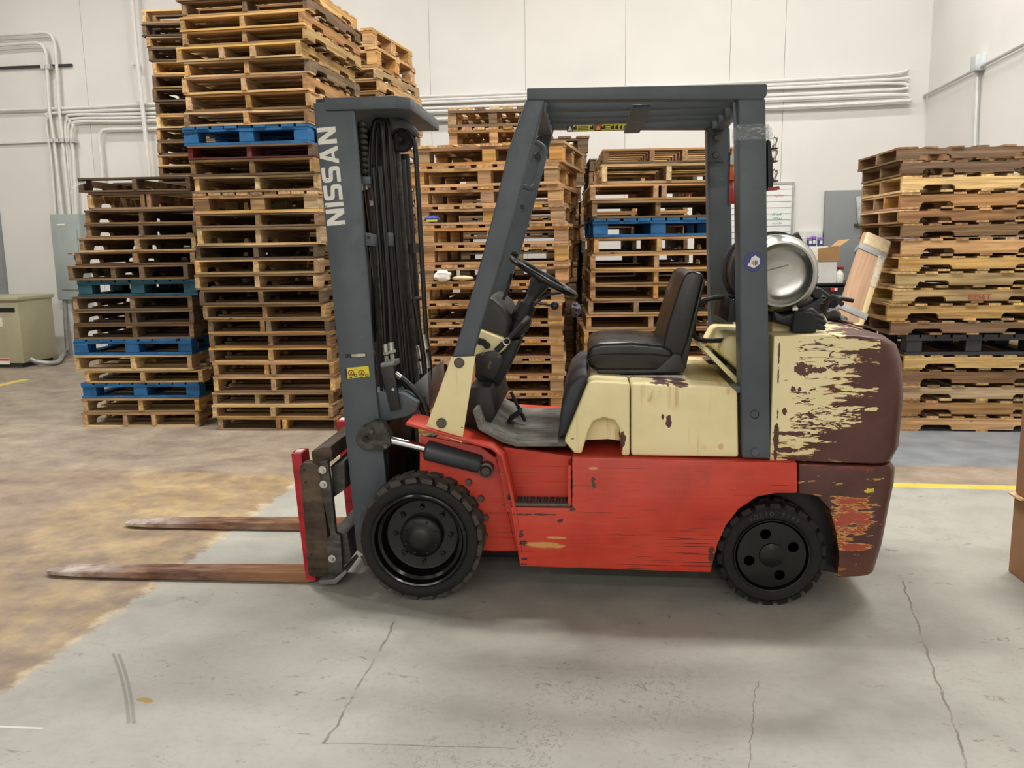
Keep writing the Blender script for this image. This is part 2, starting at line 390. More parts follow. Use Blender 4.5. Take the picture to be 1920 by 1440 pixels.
# wall services
MSTEEL = plain('galvanised_conduit', (198, 198, 196), 0.42, 0.25, 0.06)
MWHP = plain('white_painted_conduit', (218, 216, 211), 0.6, 0, 0.04)
MDARK = plain('dark_channel', (52, 52, 54), 0.6)
cr = empty('electrical_conduit_run', BK(130, 300, 0.02))
tag(cr, 'bundle of white painted conduits with bends across the white back wall', 'conduit')
def child(o, root):
    o.parent = root; o.matrix_parent_inverse = root.matrix_world.inverted() if False else Matrix.Translation(-root.location) if root.rotation_euler.z == 0 else (Matrix.Translation(root.location) @ Matrix.Rotation(root.rotation_euler.z, 4, 'Z')).inverted()
    return o
def conduit(pts, r=0.02, m=None, off=0.05, name='conduit'):
    o = MB().tube(smooth_path([BK(x, y, off) for x, y in pts], 5), r, 8).build(name, m or MWHP)
    return child(o, cr)
conduit([(-60, 70), (0, 66), (55, 63), (88, 62), (101, 78), (106, 122), (111, 204), (117, 262), (131, 404)], 0.022, off=0.09)
conduit([(-60, 88), (0, 85), (55, 81), (74, 82), (85, 96), (88, 125), (92, 201), (101, 262), (117, 404)], 0.022, off=0.09)
conduit([(-60, 210), (0, 207), (150, 202), (292, 195), (560, 187), (800, 181), (985, 174), (1440, 152), (1660, 140), (1704, 130)], 0.02)
conduit([(104, 404), (96, 300), (88, 240), (90, 220), (104, 212), (292, 204), (800, 187.5), (1440, 160), (1670, 149), (1705, 146)], 0.02)
conduit([(133, 404), (127, 300), (123, 245), (126, 224), (142, 215), (292, 212.5), (800, 193), (1440, 166), (1665, 156), (1704, 161)], 0.02)
conduit([(138, 404), (132, 300), (128, 252), (131, 230), (147, 222), (292, 219.5), (800, 203), (1440, 179), (1660, 169), (1703, 165)], 0.02)
conduit([(143, 404), (138, 300), (134, 258), (137, 237), (152, 228), (292, 226), (800, 210), (1440, 187), (1670, 178), (1706, 181)], 0.024, off=0.09)
conduit([(193, 345), (189, 290), (186, 262), (190, 248), (204, 243), (292, 241), (800, 224), (1440, 202), (1680, 190), (1708, 188)], 0.024, off=0.09)
conduit([(246, -20), (258, 119), (270, 228), (282, 345)], 0.03, off=0.14)
for y0, y1, x1 in ((128, 122, 135), (268, 263, 140)):
    a, b = BK(-60, y0+2, 0.025), BK(x1, y1, 0.025)
    child(MB().tube([a, b], 0.022, 4).build('strut_channel', MDARK if y0 < 200 else MWHP), cr)
for px, py, n in ((104, 264, 5), (258, 119, 1), (88, 126, 2), (268, 195, 1)):
    for k in range(n):
        p = BK(px-5+k*10, py, 0.08); child(MB().box(p, (0.055, 0.10, 0.05)).build('clamp', MSTEEL), cr)
rr = empty('side_wall_conduit', SD(1833, 130, 0.03))
tag(rr, 'grey conduit with square junction box and drop pipe on the right side wall', 'conduit')
child(MB().tube([SD(1713, 190, 0.04), SD(1833, 128, 0.04), SD(1960, 62, 0.04)], 0.018, 8).build('conduit', MSTEEL), rr)
child(MB().tube([SD(1833, 130, 0.04), SD(1829, 230, 0.04), SD(1822, 420, 0.04)], 0.024, 8).build('drop_pipe', MSTEEL), rr)
a = SD(1834, 119, 0.05)
q = MB().box((0, 0, 0), (0.1, 0.15, 0.15)).build('junction_box', plain('junction_grey', (196, 204, 206), 0.5), bevel=0.006); q.rotation_euler = (0, 0, -TH); q.location = a; q = child(q, rr)

# breaker panel and transformer
MPB = plain('panel_grey_green', (158, 167, 165), 0.5, 0, 0.05, 3)
a, b, c = BK(93, 402, 0.16), BK(147, 400, 0.16), BK(112, 562, 0.16)
pw, ph = (b-a).length, a.z-c.z
bp = empty('breaker_panel', Vector((0, 0, 0))); cen = (a+b)/2 + RTT*0.155
bp.location = (cen.x, cen.y, c.z); bp.rotation_euler = (0, 0, -TH)
tag(bp, 'tall grey electrical breaker panel on the back wall under the conduits', 'electrical panel')
MB().box((0, -0.08, ph/2), (pw, 0.16, ph)).build('cabinet', MPB, bp, bevel=0.008)
dr = MB().box((0.02, -0.168, ph*0.47), (pw*0.72, 0.02, ph*0.7)).build('door', MPB, bp, bevel=0.004)
MB().box((pw*0.3, -0.185, ph*0.5), (0.03, 0.025, 0.06)).build('latch', MDARK, dr)
MB().box((0.05, -0.1795, ph*0.54), (0.07, 0.002, 0.012)).build('danger_sticker', plain('sticker_red', (190, 50, 50), 0.5), dr)
MB().box((-0.06, -0.1615, ph*0.88), (0.12, 0.003, 0.02)).build('nameplate', plain('plate_white', (225, 225, 220), 0.4), bp)
pa = BK(121, 560, 0.1)
g1 = G(55, 683)
TRX = 0.86
tb = G(46, 690)                                     # front right bottom corner of the transformer
tr = empty('transformer', tb + RS*(-0.6) + RTT*0.33); tr.rotation_euler = (0, 0, -TH)
tag(tr, 'olive beige floor transformer cabinet at the left frame edge', 'transformer')
MTR = plain('transformer_beige', (158, 154, 126), 0.5, 0, 0.05, 3); MTR2 = plain('transformer_lid', (164, 160, 132), 0.5, 0, 0.05, 3)
th_ = AT(40, 563, tb.y).z
MB().box((0, 0, th_/2+0.03), (1.2, 0.66, th_-0.06)).build('housing', MTR, tr, bevel=0.01)
MB().box((0, 0, 0.035), (1.1, 0.6, 0.07)).build('plinth', MDARK, tr)
MB().box((0, 0, th_+0.02), (1.24, 0.72, 0.05)).build('lid', MTR2, tr, bevel=0.01)
MB().box((-0.05, -0.332, th_*0.86), (1.2, 0.02, 0.05)).build('vent_slot', plain('slot_black', (12, 12, 12), 0.8), tr)
lb = MB().box((0.26, -0.332, th_*0.68), (0.2, 0.006, 0.11)).build('rating_plate', plain('plate_cream', (214, 212, 190), 0.5), tr)
ds_ = MB().box((0.28, -0.332, th_*0.1), (0.24, 0.006, 0.08)).build('warning_sticker', plain('sticker_white', (228, 220, 212), 0.5), tr)
MB().box((0.28, -0.336, th_*0.125), (0.24, 0.004, 0.03)).build('red_band', plain('sticker_red_2', (205, 70, 66), 0.5), ds_)
p0 = tb + RTT*0.12 + Vector((0, 0, 0.1))
pth = smooth_path([BK(121, 562, 0.1), BK(124, 620, 0.1), (BK(126, 655, 0.12)), BK(121, 664, 0.25)+Vector((0, 0, 0.05)), tb+RTT*0.3+RS*0.25+Vector((0, 0, 0.035)), tb+RTT*0.14+RS*0.10+Vector((0, 0, 0.06)), p0+RS*0.01], 6)
pth = [Vector((p.x, p.y, max(p.z, 0.032))) for p in pth]
child(MB().tube(pth, 0.03, 10).build('flexible_pipe', plain('liquidtight_grey', (160, 160, 158), 0.4, 0.3)), tr)
child(MB().tube([BK(130, 562, 0.06), Vector((BK(130, 562, 0.06).x, BK(130, 562, 0.06).y, 0.0))], 0.035, 10).build('rigid_pipe', MSTEEL), bp)

# ------------------------------------------------------------------ pallets
ORD = ['', 'first', 'second', 'third', 'fourth', 'fifth', 'sixth', 'seventh', 'eighth', 'ninth', 'tenth', 'eleventh', 'twelfth', 'thirteenth', 'fourteenth',
       'fifteenth', 'sixteenth', 'seventeenth', 'eighteenth', 'nineteenth', 'twentieth', 'twenty-first', 'twenty-second', 'twenty-third', 'twenty-fourth',
       'twenty-fifth', 'twenty-sixth', 'twenty-seventh', 'twenty-eighth', 'twenty-ninth', 'thirtieth', 'thirty-first', 'thirty-second', 'thirty-third', 'thirty-fourth', 'thirty-fifth', 'thirty-sixth']
_mesh = {}
def board_mesh(L, W, H, var=0):
    k = ('b', round(L, 3), round(W, 3), round(H, 3), var)
    if k not in _mesh:
        r = random.Random(hash(k[1:]) & 0xffff); n = 3; rings = []
        for i in range(n):
            x = -L/2 + L*i/(n-1); dz = -abs(r.uniform(-1, 1))*0.0012*(1 if i == 1 else 0.3); dw = r.uniform(-0.004, 0.004)
            rings.append([(x, -W/2+dw, -H/2+dz), (x, W/2+dw, -H/2+dz), (x, W/2+dw, H/2+dz), (x, -W/2+dw, H/2+dz)])
        me = MB().loft(rings).mesh('deck_board', smooth=False); me.materials.append(None); _mesh[k] = me
    return _mesh[k]
def stringer_mesh(L, H, Wd):
    k = ('s', round(L, 3), H, Wd)
    if k not in _mesh:
        n0, nl, nh = L*0.125, L*0.19, H*0.42
        def notch(x0, x1):
            return [(x0, 0), (x0+0.004, nh*0.6), (x0+0.025, nh), (x1-0.025, nh), (x1-0.004, nh*0.6), (x1, 0)]
        pts = [(-L/2, 0)] + notch(-L/2+n0, -L/2+n0+nl) + notch(L/2-n0-nl, L/2-n0) + [(L/2, 0), (L/2, H), (-L/2, H)]
        me = MB().prism(pts, -Wd/2, Wd/2).mesh('stringer', smooth=False); me.materials.append(None); _mesh[k] = me
    return _mesh[k]
def block_mesh(a, b, h):
    k = ('k', a, b, round(h, 3))
    if k not in _mesh:
        me = MB().box((0, 0, 0), (a, b, h)).mesh('block', bevel=0.003, seg=1, smooth=False); me.materials.append(None); _mesh[k] = me
    return _mesh[k]
def piece(name, me, mat_, root, loc, rz=0.0, rx=0.0, ry=0.0):
    o = bpy.data.objects.new(name, me); COL.objects.link(o); o.parent = root
    o.location = loc; o.rotation_euler = (rx, ry, rz)
    o.material_slots[0].link = 'OBJECT'; o.material_slots[0].material = mat_
    return o
ALTS = {'t': 'ttlm', 'l': 'lltl', 'y': 'yyyt', 'o': 'ooot', 'm': 'mmtd', 'd': 'ddmd', 'w': 'wwmw', 'p': 'ppdp', 'g': 'ggmt', 'r': 'rrrd', 'e': 'eeeo', 'B': 'B', 'b': 'b', 'k': 'k'}
PH = {'S': 0.121, 'N': 0.121, 'K': 0.141, 'E': 0.144}
PW = {'S': (1.016, 1.219), 'N': (1.219, 1.016), 'K': (1.016, 1.219), 'E': (1.13, 1.1)}
def pallet(code, kind, rnd, simple=False):
    """pallet standing on its base centre; front is -y"""
    root = empty('pallet'); K = kind[0]; four = kind.endswith('4'); W, D = PW[K]
    mt = lambda: WOOD[rnd.choice(ALTS[code])]
    j = lambda a: rnd.uniform(-a, a)
    if K in 'SN':
        L, B = (D, W) if K == 'S' else (W, D)          # stringer length, board length
        t = 0.0155; sh = 0.0885; rz0 = 0 if K == 'S' else PI/2
        def put(name, me, x, y, z, along_board, jr=0.0):
            # pallet frame u across boards length, v along stringers
            if K == 'S': loc, r = (x, y, z), (0 if along_board else PI/2)
            else: loc, r = (y, x, z), (PI/2 if along_board else 0)
            piece(name, me, mt(), root, loc, r+jr)
        xs = [-B/2+0.019, 0.0, B/2-0.019]
        if four: xs = [-B/2+0.019, -0.13, 0.12, B/2-0.019]
        if rnd.random() < 0.16 and not four: xs.append(rnd.choice((0.055, -0.055)))
        sm = stringer_mesh(L, sh, 0.038)
        for x in xs: put('stringer', sm, x+j(0.006), j(0.006), t, False, j(0.004))
        nt = 7; wl, wm = 0.14, 0.088
        for i in range(nt):
            lead = i in (0, nt-1)
            y = -L/2 + 0.07 + (L-0.14)*i/(nt-1) if not lead else (-L/2+wl/2 if i == 0 else L/2-wl/2)
            if not lead and rnd.random() < 0.06: continue
            put('deck_board', board_mesh(B, wl if lead else wm, t, rnd.randrange(3)), j(0.006), y+j(0.008), t+sh+t/2, True, j(0.006))
        for i in range(5):
            lead = i in (0, 4)
            y = (-L/2+wl/2 if i == 0 else L/2-wl/2 if i == 4 else -0.27+0.27*(i-1))
            if not lead and rnd.random() < 0.08: continue
            put('deck_board', board_mesh(B, wl if lead else wm, t, rnd.randrange(3)), j(0.006), y+j(0.008), t/2, True, j(0.006))
    else:
        t = 0.02; H = PH[K]; bh = H-3*t
        bw, bd = (0.115, 0.14) if K == 'K' else (0.10, 0.13)
        for ix in (-1, 0, 1):
            for iy in (-1, 0, 1):
                piece('block', block_mesh(bw, bd, bh), mt(), root, (ix*(W/2-bw/2-0.004)+j(0.006), iy*(D/2-bd/2-0.006)+j(0.005), t+bh/2), j(0.03))
        for iy in (-1, 0, 1):
            piece('stringer_board', board_mesh(W, 0.12, t, rnd.randrange(3)), mt(), root, (j(0.004), iy*(D/2-0.062), t+bh+t/2), j(0.003))
            if iy: piece('bottom_board', board_mesh(W, 0.12, t, rnd.randrange(3)), mt(), root, (j(0.004), iy*(D/2-0.062), t/2), j(0.003))
        for ix in (-1, 0, 1):
            piece('bottom_board', board_mesh(D-0.25, 0.10, t, rnd.randrange(3)), mt(), root, (ix*(W/2-0.06), 0, t/2), PI/2)
        n = 9 if K == 'K' else 7
        bwid = 0.098 if K == 'K' else 0.118
        for i in range(n):
            x = -W/2 + bwid/2 + (W-bwid)*i/(n-1)
            piece('deck_board', board_mesh(D, bwid, t, rnd.randrange(3)), mt(), root, (x+j(0.005), j(0.006), H-t/2), PI/2+j(0.004))
    return root
KNAME = {'S': 'wooden pallet', 'N': 'wooden pallet', 'K': 'block pallet', 'E': 'block pallet'}
STACKS = {}
def stack(key, where, group, depth, rows, ytop, yaw=4.0, right=False, from_top=False, yaws=None, hidden=0, hcode='m', hkind='S', seed=1, hstep=None):
    """rows, floor first: (image row of the underside, image column of the front corner, colour, kind); hidden: pallets under them out of sight"""
    rnd = random.Random(seed); pl = []
    zs = [max(0.0, AT(r[1], r[0], depth).z) for r in rows]
    if not hidden: zs[0] = 0.0
    tops = zs[1:] + [AT(rows[-1][1], ytop, depth).z]
    if hidden:
        st = zs[0]/hidden
        for i in range(hidden):
            pl.append((st*i, st*(i+1), rows[0][1], rnd.choice(hcode), hkind))
    for r, a, b in zip(rows, zs, tops): pl.append((a, b, r[1], r[2], r[3]))
    out = []; N = len(pl)
    for i, (a, b, px, code, kind) in enumerate(pl):
        W, D = PW[kind[0]]
        yw = yaw if yaws is None else yaws[0] + (yaws[1]-yaws[0])*(i/(N-1))**1.6
        yw = math.radians(yw + rnd.uniform(-0.7, 0.7))
        # column position at this pallet's own height
        zc = (a+b)/2
        lo, hi = 0.0, 1440.0
        for _ in range(40):
            mid = (lo+hi)/2
            if AT(px, mid, depth).z > zc: lo = mid
            else: hi = mid
        corner = AT(px, lo, depth)
        ux = Vector((math.cos(yw), -math.sin(yw), 0)); uy = Vector((math.sin(yw), math.cos(yw), 0))
        c = corner + uy*(D/2) + ux*((-W/2) if right else (W/2))
        root = pallet(code, kind, rnd)
        root.location = (c.x, c.y, a); root.rotation_euler = (0, 0, -yw); root.scale = (1, 1, (b-a)*0.985/PH[kind[0]])
        k = N-i if from_top else i+1
        o = ORD[k]+' from the '+('top' if from_top else 'floor')
        tag(root, '%s %s, %s in %s' % (WNAME[code], KNAME[kind[0]], o.replace('from the', 'from'), where), 'pallet', group)
        if key == 'a':
            lim = B_LEFT(zc)
            rx = corner.x + W
            if rx > lim: k_ = max(0.86, (lim-corner.x)/W); root.scale.x = k_; root.location.x -= (W-W*k_)/2
        out.append(root)
    STACKS[key] = out
    return out
B = [(807,409,'m','S'),(783.5,398,'t','S'),(760,398,'t','S4'),(736,400,'t','S'),(706,400,'o','S'),(680,393,'m','S'),(652,392,'m','S'),(626,389,'m','S'),(599,381,'t','S'),
     (572,375,'d','S'),(543.5,366,'t','S'),(514.5,366,'t','S'),(487,366,'d','S'),(461,369,'l','S'),(427,367,'d','S'),(401,365,'t','K'),(361.6,365,'t','S'),(331,356,'m','S'),
     (300,352,'r','S'),(274,343,'B','K'),(237.7,345,'t','S'),(210,348,'m','S'),(178,342,'t','S'),(146,345,'m','S'),(116.6,330,'y','S4'),(87.5,342,'m','S'),(60,336,'t','S'),(32,342,'m','S'),(3,330,'t','S')]
stack('b', 'the tallest stack left of the mast', 'pallets of the tallest stack', 7.02, B, -25, yaws=(4, 10), seed=22)
def B_LEFT(z):
    """left edge of the tallest stack at height z, with clearance"""
    c = [r.location.x - PW['S'][0]/2 - 0.06 for r in STACKS['b'] if abs(r.location.z-z) < 0.28]
    return min(c) - 0.03
A = [(800,154,'t','S4'),(774,154,'t','S'),(747,152,'B','K'),(718,159,'t','S'),(696,139,'l','S'),(666,137,'B','K'),(637,139,'m','S'),(609,139,'d','S'),(583,136,'d','S'),
     (556,144,'b','K'),(526,128,'d','S4'),(498,141,'m','S'),(473,147,'t','S'),(446,160,'d','S'),(421,159,'m','S'),(394,165,'m','S'),(361,148,'p','S')]
stack('a', 'the shorter stack beside the breaker panel', 'pallets of the shorter left stack', 7.22, A, 333, 3.0, seed=11)
C_ = [(328,298,'d','S'),(312,296,'t','S'),(290,296,'d','S'),(265,294,'m','S'),(240.6,293,'t','S'),(216,292,'m','S'),(191,286,'d','S'),(166,286,'d','S'),(140,286,'t','S'),(115,279,'d','S'),(90,274,'m','S'),(68.5,266,'p','S'),(44,266,'m','S')]
stack('c', 'the stack behind the two left stacks', 'pallets of the rear left stack', 8.75, C_, 17.5, 3.0, from_top=True, hidden=19, hcode='tmd', seed=33)
D_ = [(171,712,'o','S'),(148,706,'y','S'),(125,706,'e','E'),(86,698,'e','E')]
stack('d', 'the tall stack behind the mast head', 'pallets of the stack behind the mast', 8.5, D_, 51, 13.0, right=True, from_top=True, hidden=20, hcode='to', seed=44)
E_ = [(770,1057,'e','E'),(737,1057,'e','E'),(705,1061,'e','E'),(672,1056,'e','E'),(637,1056,'e','E'),(602,1054,'e','E'),(567,1058,'e','E'),(530,1066,'e','E'),(494,1066,'e','E'),
      (456,1064,'e','E'),(418,1058,'e','E'),(382,1052,'e','E'),(345,1047,'e','E'),(303,1056,'o','E')]
es = stack('e', 'the block pallet stack behind the steering wheel', 'block pallets of the centre stack', 6.5, E_, 262, yaws=(1, 13), right=True, from_top=False, hidden=3, hcode='e', hkind='E', seed=55)
F_ = [(647,1095,'o','S'),(618,1100,'o','S'),(590,1103,'t','S4'),(564,1108,'o','S'),(534,1107,'o','S'),(507,1109,'o','S'),(476,1112,'o','S'),(445,1112,'B','K'),(410,1111,'m','S'),(376,1107,'o','S'),(345,1129,'t','S'),(307,1130,'m','S4')]
stack('f', 'the stack behind the driver seat', 'pallets of the stack behind the seat', 6.8, F_, 279, 2.0, from_top=True, hidden=6, hcode='o', seed=66)
G_ = [(809,1687,'o','N'),(780,1687,'o','N'),(751,1688,'t','N'),(722,1690,'m','N'),(693,1694,'y','N'),(666,1698,'k','K'),(628,1669,'g','N'),(602,1664,'y','N'),(569,1676,'y','N'),(540,1682,'y','N'),
      (509,1687,'y','N'),(481,1691,'o','N'),(447,1690,'w','N'),(419,1687,'o','N'),(392,1688,'o','N4'),(361,1690,'l','N'),(329,1691,'w','N'),(302,1683,'w','N')]
gs = stack('g', 'the stack at the right side wall', 'pallets of the right stack', 6.61, G_, 275, 6.0, seed=77)
H_ = [(640,1078,'m','E'),(611,1080,'d','E'),(582,1080,'m','E'),(553,1081,'d','E'),(524,1082,'d','E'),(495,1082,'d','E'),(466,1083,'d','E'),(436,1085,'d','E'),(406,1086,'m','E'),(376,1090,'d','E'),(346,1097,'d','E'),(316,1100,'d','E'),(285,1104,'d','E')]
stack('h', 'the dark stack behind the block pallets', 'pallets of the dark rear stack', 8.35, H_, 254, 0.0, right=True, from_top=True, hidden=6, hcode='md', hkind='E', seed=88)
I_ = [(640,1098,'m','S'),(616,1096,'d','S'),(592,1094,'d','S'),(568,1092,'d','S'),(544,1092,'d','S'),(520,1093,'d','S'),(497,1092,'d','S'),(473,1090,'m','S'),(449,1088,'o','S'),(424,1088,'o','S'),(400,1089,'o','S'),(376,1104,'o','S'),(345,1105,'m','S'),(321,1105,'m','S')]
stack('i', 'the stack left behind the seat stack', 'pallets of the rear centre stack', 8.4, I_, 297, 2.0, from_top=True, hidden=7, hcode='md', seed=99)
# two narrower brown pallets laid on the block stack
topz = es[-1].location.z + PH['E']*es[-1].scale.z
rnd = random.Random(5)
for i in range(2):
    z0 = topz + i*0.147
    r_ = pallet('o' if i == 0 else 'm', 'E', rnd)
    c0 = AT(843, 240, 6.85)
    yw = math.radians(5); r_.rotation_euler = (0, 0, -yw); r_.scale = (0.62, 0.7, 1.0)
    r_.location = (c0.x+0.37, c0.y+0.36, z0)
    tag(r_, ('small brown pallet lying directly on the block pallet stack', 'topmost small brown pallet on the block pallet stack')[i], 'pallet', 'small pallets on top of the block stack')
# stencil on the right stack
MRED = plain('red_stencil', (160, 78, 56), 0.7); MBLK = plain('black_stencil', (60, 48, 38), 0.7)
def stencil(root, txt, px, py, size, m, bold=0.0):
    me = text_mesh(txt, size, 0.0006, 'lettering', bold); me.materials.append(m)
    o = bpy.data.objects.new('lettering', me); COL.objects.link(o); o.parent = root
    yw = -root.rotation_euler.z
    uy = Vector((math.sin(yw), math.cos(yw), 0)); ux = Vector((math.cos(yw), -math.sin(yw), 0))
    D = PW['N'][1]; p = onplane(px, py, Vector(root.location)-uy*(D/2+0.008), uy) - Vector(root.location)
    o.location = (p.dot(ux), -D/2-0.0085, p.z/root.scale.z); o.rotation_euler = (PI/2, 0, 0)
    return o
stencil(gs[8], 'EZSET', 1837, 557, 0.062, MRED)

# ------------------------------------------------------------------ forklift materials
def truck_red():
    m = M('worn_red_paint'); o = m.obj(); x, y, z = m.sep(o)
    n1 = m.noise(o, 3, 5, 0.6); st = m.noise(m.scale(o, 1.2, 4, 42), 1.6, 6, 0.7, 0.3); fine = m.noise(m.scale(o, 1.5, 3, 85), 2.0, 3, 0.5, 0.25)
    col = m.ramp(n1, [(0.3, lin((172, 46, 30))), (0.55, lin((196, 60, 42))), (0.75, lin((206, 72, 52)))])
    fade = m.ma('MULTIPLY', m.ss(st, 0.45, 0.75), 0.35)
    col = m.mix(fade, col, lin((196, 96, 76))[:3])
    amt = m.ma('MULTIPLY', m.ss(x, 0.62, 1.05), m.ss(z, 0.56, 0.2))
    scr = m.ss(m.ma('ADD', fine, m.ma('ADD', m.ma('MULTIPLY', amt, 0.075), m.ma('MULTIPLY', m.ma('SUBTRACT', m.noise(o, 5, 3), 0.5), 0.14))), 0.655, 0.685)
    col = m.mix(m.ma('MULTIPLY', scr, 0.75), col, lin((52, 30, 26))[:3])
    wear = m.blobs(x, z, [(0.45, 0.255, 0.02, 0.022), (0.60, 0.36, 0.02, 0.012), (0.74, 0.52, 0.012, 0.04), (0.44, 0.165, 0.03, 0.008), (0.45, 0.19, 0.02, 0.008), (1.225, 0.22, 0.018, 0.05), (0.652, 0.52, 0.008, 0.12), (0.65, 0.405, 0.02, 0.012), (0.5, 0.385, 0.14, 0.006), (0.44, 0.30, 0.012, 0.03)],
                   m.ma('MULTIPLY', m.ma('SUBTRACT', m.noise(m.scale(o, 1, 1, 1.5), 34, 5, 0.7), 0.5), 5.0))
    col = m.mix(m.ss(wear, 0.5, 0.7), col, lin((66, 46, 38))[:3])
    tan = m.blobs(x, z, [(0.545, 0.252, 0.085, 0.016), (0.58, 0.285, 0.05, 0.006), (0.74, 0.585, 0.025, 0.006)], m.ma('MULTIPLY', m.ma('SUBTRACT', m.noise(m.scale(o, 6, 6, 60), 2, 5), 0.5), 2.2))
    col = m.mix(m.ma('MULTIPLY', m.ss(tan, 0.1, 0.5), 0.8), col, lin((206, 164, 92))[:3])
    grime = m.ma('MULTIPLY', m.ss(m.noise(m.scale(o, 8, 8, 3), 1, 5, 0.7), 0.55, 0.8), 0.35)
    col = m.mix(grime, col, lin((92, 48, 38))[:3])
    return m.out(col, m.lr(n1, 0.3, 0.7, 0.3, 0.5), 0, 0.45)
def truck_cream(name='worn_cream_paint', chips=(), rust=()):
    m = M(name); o = m.obj(); x, y, z = m.sep(o)
    n1 = m.noise(o, 3.2, 5, 0.6); n2 = m.noise(o, 26, 5, 0.65)
    col = m.ramp(n1, [(0.3, lin((222, 208, 155))), (0.55, lin((236, 223, 173))), (0.75, lin((239, 229, 185)))])
    drip = m.ma('MULTIPLY', m.ss(m.noise(m.scale(o, 26, 6, 2.2), 1, 4), 0.6, 0.72), 0.35)
    col = m.mix(drip, col, lin((196, 160, 96))[:3])
    spk = m.ss(m.noise(m.scale(o, 1, 1, 1.6), 19, 3, 0.5), 0.735, 0.755)
    if rust:
        r = m.blobs(x, z, rust, m.ma('MULTIPLY', m.ma('SUBTRACT', n2, 0.5), 2.0))
        col = m.mix(m.ma('MULTIPLY', m.ma('MULTIPLY', m.ss(r, 0.0, 0.7), m.ss(m.noise(m.scale(o, 30, 8, 2.0), 1, 3), 0.45, 0.65)), 0.55), col, lin((186, 128, 62))[:3])
    col = m.mix(m.ma('MULTIPLY', spk, 0.8), col, lin((92, 66, 44))[:3])
    if chips:
        c = m.blobs(x, z, chips, m.ma('MULTIPLY', m.ma('SUBTRACT', m.noise(m.scale(o, 1, 1, 1.3), 20, 6, 0.68), 0.5), 5.5))
        col = m.mix(m.ss(c, 0.0, 0.12), col, lin((186, 140, 84))[:3])
        col = m.mix(m.ss(c, 0.1, 0.2), col, lin((84, 56, 52))[:3])
    return m.out(col, m.lr(n1, 0.3, 0.7, 0.38, 0.55), 0, 0.4)
